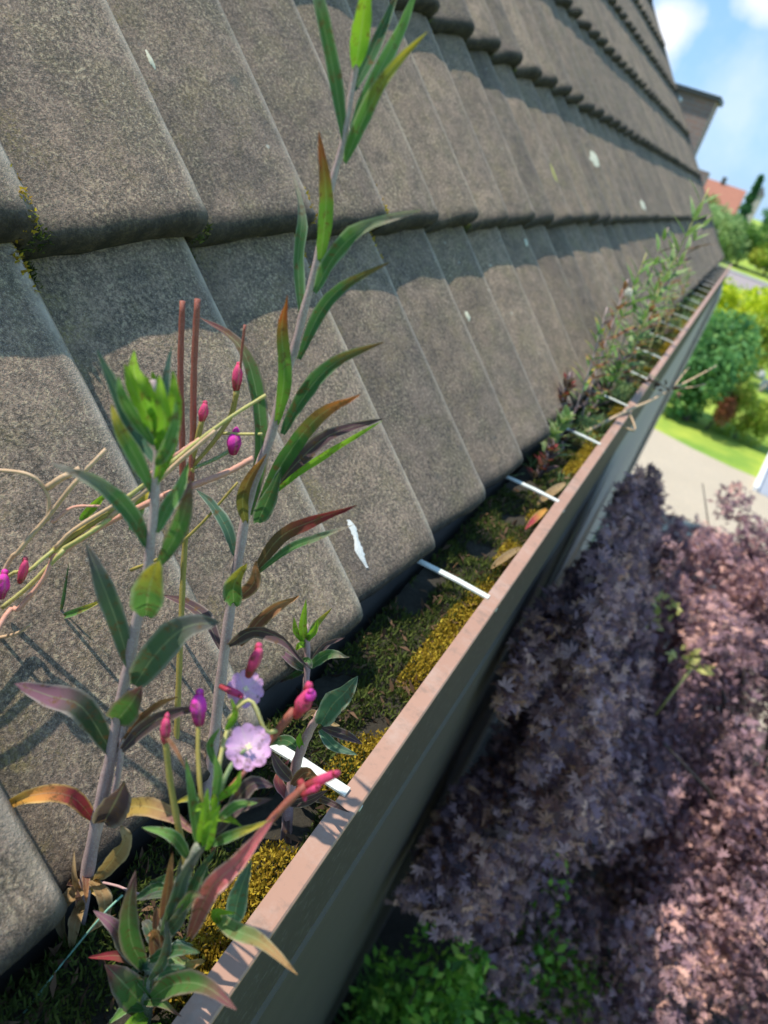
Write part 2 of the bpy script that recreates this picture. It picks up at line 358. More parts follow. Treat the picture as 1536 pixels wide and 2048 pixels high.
mb = MB(); mb.add([(-40, 90, 0), (60, 76, 0), (60, 78, 0), (-40, 92.4, 0), (-40, 90, .15), (60, 76, .15), (60, 78, .15), (-40, 92.4, .15)], [(4, 5, 6, 7), (0, 1, 5, 4), (3, 7, 6, 2)])
tag(mb.build('pavement', M_KERB, smooth=False), kind='structure')
M_PAVE = simple('paving_grey', (.30, .32, .36), .85, .12, 2.5, .2, .01)
sheet('path', [(2.62, 18.9), (6.5, 18.4), (6.8, 22.3), (3.0, 22.6)], .02, M_PAVE)
M_WHITE = simple('white_paint', (.80, .80, .78), .5, .05, 10, 0)
mb = MB(); mb.add([(2.50, 18.9, 0), (2.62, 18.9, 0), (3.0, 22.6, 0), (2.88, 22.6, 0), (2.50, 18.9, .12), (2.62, 18.9, .12), (3.0, 22.6, .12), (2.88, 22.6, .12)], [(4, 5, 6, 7), (0, 1, 5, 4), (1, 2, 6, 5), (2, 3, 7, 6), (3, 0, 4, 7)])
tag(mb.build('edging', M_WHITE, smooth=False), 'white edging strip along the grey paved path beyond the lawn', 'edging')

# ------------------------------------------------------------ the house
Y0, Y1 = -1.14, 13.26
house = empty('house', (-3.9, 6, 0), 'brown brick house with weathered grey tiled roof, seen along its gutter', 'house')
EX, EZ = -.254, CZ-.69; DX, DZ = .41, .47; NC = 9
PA = math.atan2(DZ, DX); GA = math.hypot(DX, DZ); D = Vector((math.cos(PA), 0, -math.sin(PA))); NRM = Vector((math.sin(PA), 0, math.cos(PA)))
RX, RZ = EX-NC*DX, EZ+NC*DZ                # ridge
m = NT('brown_brick_wall'); bk = m.t.nodes.new('ShaderNodeTexBrick'); mp = m.t.nodes.new('ShaderNodeMapping'); mp.inputs['Rotation'].default_value = (math.pi/2, 0, math.pi/2)
sw = m.t.nodes.new('ShaderNodeCombineXYZ'); sp_ = m.t.nodes.new('ShaderNodeSeparateXYZ'); m.L(m.obj, sp_.inputs[0]); m.L(m.math('ADD', sp_.outputs['Y'], sp_.outputs['X']), sw.inputs[0]); m.L(sp_.outputs['Z'], sw.inputs[1]); m.L(sw.outputs[0], bk.inputs['Vector'])
bk.inputs['Scale'].default_value = 1; bk.inputs['Brick Width'].default_value = .21; bk.inputs['Row Height'].default_value = .062; bk.inputs['Mortar Size'].default_value = .006
bk.inputs['Color1'].default_value = (.060, .050, .044, 1); bk.inputs['Color2'].default_value = (.072, .06, .053, 1); bk.inputs['Mortar'].default_value = (.062, .052, .046, 1)
m.color(m.mix(.5, bk.outputs['Color'], m.mix(m.noise(30, 4), (.6, .6, .6), (1.3, 1.3, 1.3)), 'MULTIPLY')); m.rough(.6); m.bump(bk.outputs['Fac'], -.4, .006); M_BRICK = m.mat
LZ = CZ-.74; WX = -.135; BX = 2*RX-WX; WT = EZ-.62
mb = MB()
mb.add([(WX, Y0, 0), (WX, Y1-.1, 0), (WX, Y1-.1, WT), (WX, Y0, WT), (BX, Y0, 0), (BX, Y1-.1, 0), (BX, Y1-.1, WT), (BX, Y0, WT), (RX, Y0, RZ-.25), (RX, Y1-.1, RZ-.25)],
       [(0, 1, 2, 3), (4, 7, 6, 5), (0, 3, 8, 7, 4), (1, 5, 6, 9, 2), (2, 9, 8, 3), (6, 7, 8, 9)])
mb.build('wall', M_BRICK, house, smooth=False)
yw1 = atX(1195, 965, WX).y; yw0 = atX(880, 1560, WX).y
mb = MB(); mb.box((WX-.01, 6.6, 0), (WX+.010, Y1-.11, 3.197)); mb.box((WX-.01, yw1, 3.2), (WX+.012, Y1-.11, LZ-.303)); mb.build('bounce_lit_wall', simple('wall_bounce_beige', (.40, .36, .31), .75, .12, 4, .2), house, smooth=False)  # pale overlay on the wall: light bounced off the gravel, put into the colour
# roof: underlay plus nine courses of tiles
M_UNDER = simple('roof_underlay', (.03, .028, .025), .95)
roofbase = MB()
def rp(s, h, y): return Vector((EX, y, EZ)) - D*s + NRM*h      # s up the slope from the eave
p = [rp(-.0, -.12, Y0+.02), rp(-.0, -.12, Y1-.02), rp(NC*GA, -.12, Y1-.02), rp(NC*GA, -.12, Y0+.02), rp(-.0, -.16, Y0+.02), rp(-.0, -.16, Y1-.02), rp(NC*GA, -.16, Y1-.02), rp(NC*GA, -.16, Y0+.02)]
roofbase.add(p, [(0, 1, 2, 3), (4, 7, 6, 5), (0, 4, 5, 1), (1, 5, 6, 2), (3, 7, 4, 0)])
q = [(2*RX-v[0], v[1], v[2]) for v in [rp(-.3, -.02, Y0), rp(-.3, -.02, Y1), rp(NC*GA, -.02, Y1), rp(NC*GA, -.02, Y0)]]
roofbase.add(q, [(3, 2, 1, 0)])
roof = roofbase.build('roof', M_UNDER, house, smooth=False)
T_LIP = .055; AMP = .060
def prof(u):
    if u < .90: return -AMP*(.62*(.5+.5*math.cos(math.pi*min(1, max(0, (u-.12))/.70)))+.38*(1-u/.90))
    if u < .955: return 0.0-.10*AMP*((u-.90)/.055)**2
    return -AMP*(.10+.95*math.sin((u-.955)/.045*math.pi/2))
US = [0, .03, .08, .16, .26, .38, .50, .62, .72, .80, .86, .90, .93, .955, .97, .985, 1.0]
# nose samples: (ds beyond tail, dh) going from underside forward and up over the rounded edge
NOSE = [(.03, -.068), (.003, -.064), (-.006, -.054), (-.010, -.038), (-.0095, -.022), (-.005, -.010), (.001, -.004), (.010, -.0008), (.020, 0)]
SS = [.03, .07, .13, .20, .28, .36, .44, .52, .60, .68]
from mathutils.bvhtree import BVHTree
BV = []
nt_ = int(round((Y1-Y0)/.3)); rr = random.Random(3)
for ci in range(NC):
    V = []; Fc = []; gl = []; tv_ = []; ld = []; cr_ = []
    for ti in range(nt_):
        yb = Y0+.3*ti-.0; dh = rr.uniform(-.003, .003); ds = rr.uniform(-.006, .006); tl = rr.uniform(-.004, .004); tvv = rr.random() if not (ci == 0 and yb < .2) else .12; sk = rr.uniform(-.004, .004)
        base = len(V); near = yb < 4
        prof_s = NOSE+[(s, 0) for s in SS]
        for j, (s, hh) in enumerate(prof_s):
            for i, u in enumerate(US):
                y = yb+.3*u+.0015
                hN = prof(u)
                if j < len(NOSE):
                    if hh < -.02 and u > .94: hN = max(hN, -.024)          # the nose wraps over the roll, never dropping below it
                    amp = .0045
                else: amp = .0014
                wob = noise.noise(Vector((y*22, (ci*GA+s)*22+ci*7.3, hh*60)))*amp+noise.noise(Vector((y*70, (ci*GA+s)*70, hh*90)))*amp*.45
                slope = -(s/GA)*T_LIP if s > 0 else 0
                edge = noise.noise(Vector((y*9, ci*3.7+ti, 0)))*.006 if j < len(NOSE)+1 else 0
                V.append(tuple(rp(ci*GA+s+ds+edge+sk*(u-.5)+(wob if j < len(NOSE) else 0), hN+hh+slope+dh+tl*(u-.5)+wob, y)))
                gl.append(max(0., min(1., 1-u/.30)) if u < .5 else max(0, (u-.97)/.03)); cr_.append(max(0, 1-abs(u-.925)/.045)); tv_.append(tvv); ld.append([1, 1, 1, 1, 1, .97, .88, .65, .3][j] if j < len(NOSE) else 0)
        K = len(US)
        for j in range(len(prof_s)-1):
            for i in range(K-1): a = base+j*K+i; Fc.append((a, a+1, a+K+1, a+K))
    me = bpy.data.meshes.new('tile_course'); me.from_pydata(V, [], Fc); me.update()
    for nm, vals in (('gully', gl), ('tilevar', tv_), ('lip_shade_dirt', ld), ('crest', cr_)):
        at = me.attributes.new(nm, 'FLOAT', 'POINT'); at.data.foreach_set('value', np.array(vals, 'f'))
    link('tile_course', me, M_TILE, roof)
    if ci < 4: BV += [(BVHTree.FromPolygons([Vector(q) for q in V], Fc), ci)]
mb = MB()
for i in range(nt_//2+1):
    y = Y0+.6*i; y2 = min(y+.62, Y1)
    if y >= Y1-.05: break
    mb.tube([(RX, y, RZ-.03), (RX, y2, RZ-.045)], [.12, .105], 12)
mb.build('ridge', M_TILE, roof)
mb = MB(); mb.add([rp(0, -.14, Y1), rp(NC*GA, -.14, Y1), rp(NC*GA, -.02, Y1), rp(0, -.02, Y1), rp(0, -.14, Y1+.03), rp(NC*GA, -.14, Y1+.03), rp(NC*GA, -.02, Y1+.03), rp(0, -.02, Y1+.03)],
                  [(0, 1, 2, 3), (4, 7, 6, 5), (3, 2, 6, 7), (0, 4, 5, 1), (0, 3, 7, 4)])
mb.build('verge_board', simple('verge_grey', (.16, .16, .16), .8), roof, smooth=False)
# chimney on the gable end
ca = atY(1352, 172, Y1+.25); cb = atY(1440, 200, Y1+.25); cbase = atY(1384, 318, Y1+.25)
zt = (ca.z+cb.z)/2; x0, x1 = ca.x+.02, cbase.x
m = NT('chimney_brick'); bk = m.t.nodes.new('ShaderNodeTexBrick'); sw = m.t.nodes.new('ShaderNodeCombineXYZ'); sp_ = m.t.nodes.new('ShaderNodeSeparateXYZ'); m.L(m.obj, sp_.inputs[0]); m.L(m.math('ADD', sp_.outputs['Y'], sp_.outputs['X']), sw.inputs[0]); m.L(sp_.outputs['Z'], sw.inputs[1]); m.L(sw.outputs[0], bk.inputs['Vector'])
bk.inputs['Scale'].default_value = 1; bk.inputs['Brick Width'].default_value = .21; bk.inputs['Row Height'].default_value = .065; bk.inputs['Mortar Size'].default_value = .008
bk.inputs['Color1'].default_value = (.30, .19, .15, 1); bk.inputs['Color2'].default_value = (.44, .24, .17, 1); bk.inputs['Mortar'].default_value = (.38, .34, .31, 1)
m.color(m.mix(m.noise(5, 3), bk.outputs['Color'], (.28, .24, .22))); m.rough(.9)
mb = MB(); mb.box((x0, Y1+.04, EZ-1.0), (x1, Y1+.62, zt-.05)); ch = mb.build('chimney', m.mat, house, smooth=False)
M_LEAD = simple('dark_cap', (.045, .055, .055), .6, .2, 8, .1)
mb = MB(); mb.box((x0-.05, Y1-.01, zt-.05), (x1+.05, Y1+.67, zt+.015)); mb.build('chimney_cap', M_LEAD, ch, smooth=False)
mb = MB(); mb.tube([(x0+.13, Y1+.02, zt-.17), (x0+.13, Y1+.05, zt-.17)], .045, 12); mb.build('vent', M_WHITE, ch)
# lower gable shoulder beyond the verge
sa = atY(1384, 325, Y1+.15); sb = atY(1418, 345, Y1+.15)
mb = MB(); mb.box((sa.x-.2, Y1+.04, EZ-1.0), (sb.x, Y1+.5, sb.z)); mb.build('gable_shoulder', m.mat, house, smooth=False)
# gutter
LZ = CZ-.74; LI, LO = -.138, -.114
m = NT('gutter_lip_paint'); c = m.mix(m.noise(3, 4), (.33, .18, .12), (.43, .25, .175)); c = m.mix(m.ramp(m.noise(40, 5, .7), [(.52, 0.), (.66, .6)]), c, (.22, .15, .11)); c = m.mix(m.ramp(m.noise(9, 6, .75), [(.5, 0.), (.7, .5)]), c, (.46, .36, .30)); m.color(c); m.rough(.55); m.bump(m.noise(60, 3), .12, .002); M_LIP = m.mat
m = NT('gutter_face_grey'); c = m.mix(m.noise(4, 5), (.048, .040, .036), (.08, .068, .06)); c = m.mix(m.ramp(m.noise(60, 4, .7), [(.55, 0.), (.68, .5)]), c, (.17, .165, .15)); m.color(c); m.rough(.62); m.p.inputs['Specular IOR Level'].default_value = .2; m.bump(m.noise(15, 4), .15, .004); M_FACE = m.mat
M_DARKIN = simple('gutter_inside', (.06, .055, .05), .7)
GY1 = Y1-.05; GY0 = Y0
mb = MB()
prof2 = [(LO, LZ-.300), (LO+.001, LZ-.012), (LO+.004, LZ-.008), (LO+.004, LZ-.002), (LO+.002, LZ), (LI-.0, LZ+.001), (LI-.001, LZ-.004), (LI+.004, LZ-.008), (LI+.012, LZ-.07), (LI+.004, LZ-.13), (LI-.15, LZ-.13), (LI-.165, LZ-.12), (LI-.17, LZ-.005), (LI-.178, LZ-.005), (LI-.18, LZ-.150), (LI-.03, LZ-.150), (LI-.03, LZ-.300)]
ny = 24
vs = []; fs = []
for j in range(ny+1):
    y = GY0+(GY1-GY0)*j/ny
    for x, z in prof2: vs.append((x, y, z+.0015*math.sin(j*1.7)))
K = len(prof2)
mids = {0: 1, 1: 1, 2: 0, 3: 0, 4: 0, 5: 0, 6: 2, 7: 2, 8: 2, 9: 2, 10: 2, 11: 2, 12: 2, 13: 2, 14: 1, 15: 1, 16: 1}
for j in range(ny):
    for i in range(K):
        k = (i+1) % K; mb.v and 0
        mb.m.append(mids[i]); mb.f.append((j*K+i, j*K+k, (j+1)*K+k, (j+1)*K+i))
mb.f += [tuple(range(K)), tuple(ny*K+i for i in range(K-1, -1, -1))]; mb.m += [1, 1]
mb.v = vs; mb.uv = [(0, 0)]*len(vs)
gut = mb.build('gutter', [M_LIP, M_FACE, M_DARKIN], house, smooth=False)
M_BRK = simple('bracket_white', (.62, .64, .57), .6, .3, 45, .3)
for k in range(-2, 24):
    y = .67+.57*k
    if y > GY1: break
    mb = MB(); wd = .0075
    a, b = LI-.165, LI+.012
    seg = [(a, LZ+.004), (LI-.06, LZ+.0055), (LI, LZ+.0035), (LI+.006, LZ+.0035)]
    for (xa, za), (xb, zb) in zip(seg, seg[1:]):
        mb.add([(xa, y-wd, za), (xb, y-wd, zb), (xb, y+wd, zb), (xa, y+wd, za), (xa, y-wd, za-.003), (xb, y-wd, zb-.003), (xb, y+wd, zb-.003), (xa, y+wd, za-.003)], [(0, 1, 2, 3), (4, 7, 6, 5), (0, 4, 5, 1), (2, 6, 7, 3)])
    mb.add([(b-.006, y-wd, LZ+.0035), (b-.006, y+wd, LZ+.0035), (b-.006, y+wd, LZ+.0005), (b-.006, y-wd, LZ+.0005)], [(0, 1, 2, 3)])
    mb.build('gutter_bracket', M_BRK, gut, smooth=False)
    mb = MB(); mb.tube([(LO-.001, y+.01, LZ-.020), (LO+.0035, y+.01, LZ-.020)], .0045, 10); mb.build('rivet', M_BRK, gut)
# downpipe at the far corner
mb = MB(); mb.tube([(WX+.045, Y1-.35, .05), (WX+.045, Y1-.35, WT+.1), (WX-.0, Y1-.35, WT+.28)], .04, 12); mb.build('downpipe', simple('pipe_grey', (.42, .38, .33), .5, .1), house)
def cast(px, py):
    o = Vector((0, 0, CZ)); d = Vector(ray(px, py)).normalized(); best = None
    for t, ci in BV:
        h = t.ray_cast(o, d)
        if h[0] is not None and (best is None or h[3] < best[3]): best = h
    return best[0] if best else None
def drop(p, lift=0):                       # down the roof normal onto the tiles
    best = None
    for t, ci in BV:
        h = t.ray_cast(p+NRM*.3, -NRM)
        if h[0] is not None and (best is None or h[3] < best[3]): best = h
    return (best[0]+NRM*lift) if best else p
def patch(c, rx, ry, lift=.003, n=18, seed=0):
    rg = random.Random(seed); mb = MB(); vs = [drop(c, lift)]
    for ring in (.5, 1.):
        for i in range(n):
            a = 2*math.pi*i/n; k = (.7+.5*rg.random()) if ring == 1 else .5
            vs.append(drop(c+D*math.cos(a)*rx*k+Vector((0, 1, 0))*math.sin(a)*ry*k, lift if ring < 1 else .0006))
    fs = [(0, 1+i, 1+(i+1) % n) for i in range(n)]+[(1+i, 1+n+i, 1+n+(i+1) % n, 1+(i+1) % n) for i in range(n)]
    mb.add(vs, fs); return mb
M_LICH = simple('lichen_cream', (.60, .57, .42), .95, .25, 60)
M_LICHY = simple('lichen_yellow', (.36, .33, .10), .95, .35, 60)
for k, (px, py, rx, ry, mt) in enumerate(((1190, 317, .05, .07, M_LICH), (1287, 410, .045, .075, M_LICH), (1108, 345, .05, .03, M_LICHY), (935, 632, .018, .009, M_LICH), (1052, 485, .018, .015, M_LICH), (300, 120, .018, .005, M_LICH))):
    c = cast(px, py)
    if c is not None: patch(c, rx*.8, ry*.8, .0025, seed=k).build('lichen_patch', mt, roof)

# ------------------------------------------------------------ plants growing in the gutter
def P3(pts):                                # (pixel x, pixel y, distance Y along the gutter)
    return [atY(x, y, Y) for x, y, Y in pts]
def leaf(parent, pts, wpx, mat, twist=0., fold=.22, shape='lance', name='leaf', n=13, label=None):
    """a leaf blade along a curve; wpx is its widest visible width, folded along the midrib"""
    C = spline(P3(pts), n); mb = MB(); vs = []; uv = []
    dp = sum(depth(p) for p in C)/n; fold = fold*random.uniform(.8, 2.0); W = .93*wpx/F*dp/max(.45, math.cos(math.radians(twist)))
    K = 7
    ph = random.uniform(0, 6)
    for i, p in enumerate(C):
        t = (C[min(i+1, n-1)]-C[max(i-1, 0)]).normalized(); v = i/(n-1)
        view = Vector((p.x, p.y, p.z-CZ)).normalized(); s = t.cross(view).normalized()
        s.rotate(Matrix.Rotation(math.radians(twist+18*(v-.5)*math.sin(ph)), 3, t)); nn = s.cross(t).normalized()
        if shape == 'lance': w = (math.sin(math.pi*min(1, (v*.93+.05)))**.75)*(1-.50*v)*.98 if v < 1 else 0
        elif shape == 'broad': w = math.sin(math.pi*(v*.95+.04)**.8)**.7
        else: w = math.sin(math.pi*(v*.9+.08)**1.3)**.6
        w = max(w, 0)*W/2
        if i == n-1: w = W*.012
        for k in range(K):
            a = k/(K-1)*2-1
            rip = (math.sin(v*17+ph+(2 if a > 0 else 0))*.06+noise.noise(Vector((v*6, a*2, ph)))*.14)*W*abs(a)**1.5
            vs.append(p+s*a*w*(1+.16*noise.noise(Vector((v*9, a*3+ph, 2))))+nn*((abs(a)**1.4)*w*fold*-1.6+rip-.10*W*v*v*math.sin(ph*3))); uv.append((k/(K-1), v))
    fs = [(i*K+k, i*K+k+1, (i+1)*K+k+1, (i+1)*K+k) for i in range(n-1) for k in range(K-1)]
    mb.add(vs, fs, uv)
    o = mb.build(name, LM[mat] if isinstance(mat, str) else mat, parent)
    if label: o['label'] = label
    return o
def stem(parent, pts, w0, w1, mat, name='stem', n=28, ns=8):
    C = spline(P3(pts), n); mb = MB()
    rad = [(w0+(w1-w0)*i/(n-1))/F*depth(C[i])/2 for i in range(n)]
    rad = [r*(1+.08*math.sin(i*2.3)) for i, r in enumerate(rad)]
    mb.tube(C, rad, ns); return mb.build(name, SM[mat], parent)
def bud(parent, a, b, w, mat, name='bud'):
    C = spline(P3([a, b]), 8); mb = MB(); L = 7
    rad = [.78*w/F*depth(C[i])/2*[.55, .72, .82, .95, 1.0, .95, .8, .45][i]*(.9+.2*random.random()) for i in range(8)]
    mb.tube(C, rad, 9); e = C[-1]; t = (C[-1]-C[0]).normalized(); sd_ = t.cross(Vector((.3, .2, 1))).normalized(); r_ = w/F*depth(e)/2
    if w > 16:
        for k in range(4):
            o_ = sd_.copy(); o_.rotate(Matrix.Rotation(k*1.57, 3, t)); mb.tube([e-t*r_*.6+o_*r_*.45, e+t*r_*.2+o_*r_*.6, e+t*r_*(.25+.4*random.random())+o_*r_*(.5+.4*random.random())], [r_*.45, r_*.4, r_*.08], 5); return mb.build(name, mat, parent)
def flower(parent, c, rpx, Y, mat, tilt=(0, 0), npet=5, open_=.22, notch=True):
    """flower facing the camera roughly; petals share one corolla mesh each"""
    p = atY(c[0], c[1], Y); r = rpx/F*depth(p); back = Vector((-p.x, -p.y, CZ-p.z)).normalized()
    ax = (back+Vector((tilt[0], tilt[1], .25))).normalized(); u = ax.cross(Vector((0, 0, 1))).normalized(); v = ax.cross(u)
    for k in range(npet):
        a0 = 2*math.pi*k/npet+.3; mb = MB(); vs = []; uv = []; NR, NA = 9, 11
        for i in range(NR):
            q = i/(NR-1)
            for j in range(NA):
                h = j/(NA-1)*2-1
                wd = math.sin(math.pi*(q*.70+.06))**.8*.52
                rr_ = q*r*(1-(.13*(1-abs(h)*1.6)**2 if notch and q > .6 and abs(h) < .62 else 0)*(q-.6)/.4)*(1-.12*h*h)
                an = a0; x = rr_*math.cos(an)-h*wd*r*math.sin(an); y = rr_*math.sin(an)+h*wd*r*math.cos(an)
                z = open_*r*(q**1.5)-.05*r+.05*r*math.sin(h*5+k)*q
                vs.append(p+u*x+v*y+ax*z); uv.append((j/(NA-1), q))
        mb.add(vs, [(i*NA+j, i*NA+j+1, (i+1)*NA+j+1, (i+1)*NA+j) for i in range(NR-1) for j in range(NA-1)], uv)
        mb.build('petal', mat, parent)
    mb = MB()
    for k in range(4):
        a = math.pi/2*k; e = p+ax*r*.42+(u*math.cos(a)+v*math.sin(a))*r*.13
        mb.tube([p, p+ax*r*.3, e], [r*.035, r*.035, r*.055], 6)
    mb.build('stigma', M_YEL, parent)
def plant(name, base, label, cat, group=None):
    return empty(name, base, label, cat, group)

SOILZ = CZ-.80
# --- tall plant in the middle
YB = .56
B = plant('willowherb', (-.262, YB, SOILZ), 'tallest nearby willowherb, green narrow leaves all up its stem, crossing the top picture edge', 'plant', 'willowherbs rooted in the gutter')
def b(x, y, d=0): return (x, y, YB+d)
st = [(398, 1690), (410, 1600), (425, 1500), (437, 1400), (453, 1270), (468, 1170), (483, 1080), (497, 1000), (520, 930), (545, 860), (563, 780), (588, 700), (608, 620), (630, 540), (650, 430), (668, 350), (685, 290), (700, 200), (712, 130), (722, 60), (732, -40), (738, -140)]
stem(B, [b(*p) for p in st], 25, 10, 'purple', n=60)
for spec in [
 ([b(690, 292), b(668, 150, -.01), b(636, 0, -.03), b(628, -35, -.03)], 40, 'paletip', 20),
 ([b(690, 325), b(722, 250, -.01), b(775, 150, -.02), b(858, 62, -.03)], 42, 'greenyel', -15),
 ([b(712, 135), b(724, 50, -.02), b(738, -70, -.04)], 54, 'bright', 0),
 ([b(702, 275), b(735, 190, .01), b(790, 80, .03), b(838, -30, .04)], 46, 'green', 20),
 ([b(708, 180), b(750, 90, .03), b(800, -30, .05)], 36, 'dark', 10),
 ([b(738, -40), b(745, -120), b(750, -200)], 40, 'bright', 0),
 ([b(640, 525), b(652, 400, -.02), b(638, 262, -.03)], 42, 'greenred', 5),
 ([b(604, 650), b(596, 520, .01), b(604, 430, .02), b(585, 345, .03)], 32, 'paletip', 25),
 ([b(630, 585), b(670, 510, -.01), b(730, 455, -.03), b(840, 420, -.04)], 44, 'paletip', -20),
 ([b(598, 718), b(640, 625, -.01), b(690, 570, -.02), b(780, 524, -.03)], 38, 'greenbr', 0),
 ([b(553, 848), b(568, 760, -.02), b(563, 660, -.02), b(574, 588, -.03)], 38, 'greenred', 12),
 ([b(566, 868), b(610, 790, -.01), b(670, 725, -.03), b(765, 685, -.05)], 44, 'greenbr', -12),
 ([b(518, 1010), b(575, 910, -.01), b(640, 830, -.03), b(722, 787, -.04)], 46, 'greenor', 8),
 ([b(545, 985), b(590, 930, 0), b(660, 870, .01), b(768, 838, .01)], 46, 'purple', -5),
 ([b(540, 990, -.01), b(610, 935, -.01), b(690, 885, -.01), b(764, 843, -.01)], 20, 'bright', 30),
 ([b(515, 1045), b(535, 1000, -.02), b(562, 935, -.03)], 50, 'dark', 10),
 ([b(492, 1048), b(485, 1000, -.02), b(500, 955, -.03), b(535, 905, -.04)], 34, 'olive', 0),
 ([b(512, 1140), b(560, 1075, -.01), b(630, 1040, -.02), b(712, 1012, -.03)], 40, 'red', 12),
 ([b(516, 1146), b(580, 1098, -.02), b(640, 1075, -.03), b(708, 1050, -.03)], 24, 'paletip', -25),
 ([b(470, 1112), b(455, 1060), b(425, 1010), b(392, 978)], 34, 'teal', 15),
 ([b(500, 1030, .01), b(522, 900, .02), b(510, 770, .03), b(475, 685, .03), b(398, 632, .04)], 44, 'greenpurp', 20),
 ([b(468, 1210), b(468, 1170, -.02), b(492, 1128, -.03)], 56, 'greenyel', 0),
 ([b(480, 1195), b(508, 1165, -.01), b(512, 1122, -.01)], 38, 'rust', 0),
 ([b(440, 1298), b(410, 1235, .01), b(368, 1205, .02), b(325, 1190, .03)], 34, 'purple', 20),
 ([b(455, 1292), b(505, 1262, -.01), b(565, 1280, -.02), b(618, 1338, -.02)], 34, 'purple', 30),
 ([b(480, 1290, .02), b(520, 1240, .03), b(555, 1212, .03), b(598, 1190, .04)], 36, 'rust', 15),
 ]: leaf(B, spec[0], spec[1], spec[2], spec[3])

# --- plant on the left
YA = .40
A = plant('willowherb', (-.29, YA, SOILZ), 'left willowherb with a bright yellow-green tuft on top and dried tan leaves below', 'plant', 'willowherbs rooted in the gutter')
def a(x, y, d=0): return (x, y, YA+d)
stem(A, [a(*p) for p in [(150, 1900), (165, 1800), (183, 1700), (203, 1600), (225, 1500), (240, 1410), (258, 1330), (272, 1250), (290, 1170), (300, 1100), (308, 1020), (313, 940), (316, 880), (312, 820), (305, 760)]], 30, 14, 'purple', n=50)
stem(A, [a(*p) for p in [(215, 1640), (238, 1540), (246, 1460), (262, 1380)]], 14, 10, 'purple', n=16)
for spec in [
 ([a(310, 925), a(262, 850), a(226, 770, -.01), a(193, 698, -.02)], 42, 'teal', 10),
 ([a(306, 985), a(272, 915, -.01), a(240, 860, -.02), a(222, 808, -.02)], 46, 'greenyel', 0),
 ([a(316, 935), a(330, 850, .02), a(330, 770, .02), a(344, 690, .03)], 30, 'teal', 15),
 ([a(313, 965), a(340, 880, -.01), a(350, 800, -.02), a(345, 742, -.02)], 46, 'bright', -10),
 ([a(312, 880), a(290, 820, -.02), a(262, 770, -.03), a(250, 725, -.03)], 46, 'bright', 10),
 ([a(306, 850), a(282, 790, -.01), a(268, 740, 0), a(268, 698, .01)], 38, 'bright', 0),
 ([a(310, 830, .01), a(312, 780, .02), a(304, 742, .02)], 30, 'bright', 0),
 ([a(314, 900, -.01), a(330, 850, -.03), a(322, 790, -.035), a(318, 748, -.03)], 40, 'bright', 0),
 ([a(308, 890, -.01), a(272, 840, -.02), a(244, 790, -.03), a(236, 752, -.03)], 36, 'green', 0),
 ([a(310, 840, -.01), a(294, 800, -.03), a(284, 765, -.035), a(276, 735, -.03)], 34, 'bright', 0),
 ([a(312, 930, -.01), a(332, 900, -.03), a(350, 850, -.03), a(352, 800, -.03)], 34, 'green', 0),
 ([a(312, 860, 0), a(300, 800, -.01), a(292, 750, -.01)], 34, 'bright', 25),
 ([a(298, 1098), a(262, 1030, -.01), a(200, 970, -.03), a(100, 925, -.05)], 50, 'paletip', 8),
 ([a(318, 1130), a(352, 1070, -.01), a(372, 1010, -.02), a(382, 955, -.02)], 54, 'greenpurp', 0),
 ([a(314, 1065), a(335, 1015, .01), a(360, 975, .02), a(376, 925, .03)], 40, 'green', 0),
 ([a(292, 1232), a(298, 1180, -.03), a(318, 1118, -.04)], 72, 'greenyel', 0, 'broad'),
 ([a(262, 1338), a(232, 1240, -.01), a(198, 1150, -.02), a(172, 1085, -.02)], 58, 'grey', 5),
 ([a(270, 1370), a(310, 1310, -.01), a(370, 1255, -.01), a(440, 1245, .0)], 66, 'grey', 0, 'broad'),
 ([a(222, 1502), a(165, 1415, -.02), a(100, 1392, -.03), a(30, 1368, -.04)], 58, 'purpgreen', 0, 'broad'),
 ([a(235, 1440), a(258, 1412, -.03), a(284, 1372, -.04)], 62, 'greenpurp', 0, 'broad'),
 ([a(232, 1500), a(270, 1445), a(310, 1410, .01), a(358, 1392, .02)], 22, 'rust', 35),
 ([a(240, 1505), a(290, 1455, -.01), a(350, 1425, -.02), a(410, 1415, -.02)], 42, 'purple', 0),
 ([a(190, 1642), a(140, 1592, -.02), a(60, 1592, -.04), a(-40, 1640, -.05)], 48, 'orange', 0),
 ([a(208, 1645), a(232, 1600, -.03), a(250, 1560, -.04)], 66, 'purple', 10, 'broad'),
 ([a(200, 1640), a(270, 1612, -.01), a(340, 1628, -.02), a(398, 1672, -.03)], 52, 'orpurp', 5),
 ([a(192, 1760), a(225, 1720, -.02), a(248, 1680, -.02), a(240, 1650, -.02)], 46, 'tan', 30),
 ([a(178, 1775), a(135, 1800, -.02), a(120, 1850, -.02), a(150, 1905, -.02)], 38, 'tan', 25),
 ([a(180, 1755), a(205, 1790, -.02), a(205, 1830, -.02), a(170, 1870, -.02)], 40, 'tan', -30),
 ([a(165, 1800), a(150, 1850, -.03), a(140, 1910, -.03)], 34, 'tan', 20),
 ([a(170, 1810), a(150, 1760, -.01), a(148, 1700, 0)], 16, 'tan', 0),
 ]: leaf(A, spec[0], spec[1], spec[2], spec[3], shape=spec[4] if len(spec) > 4 else 'lance')

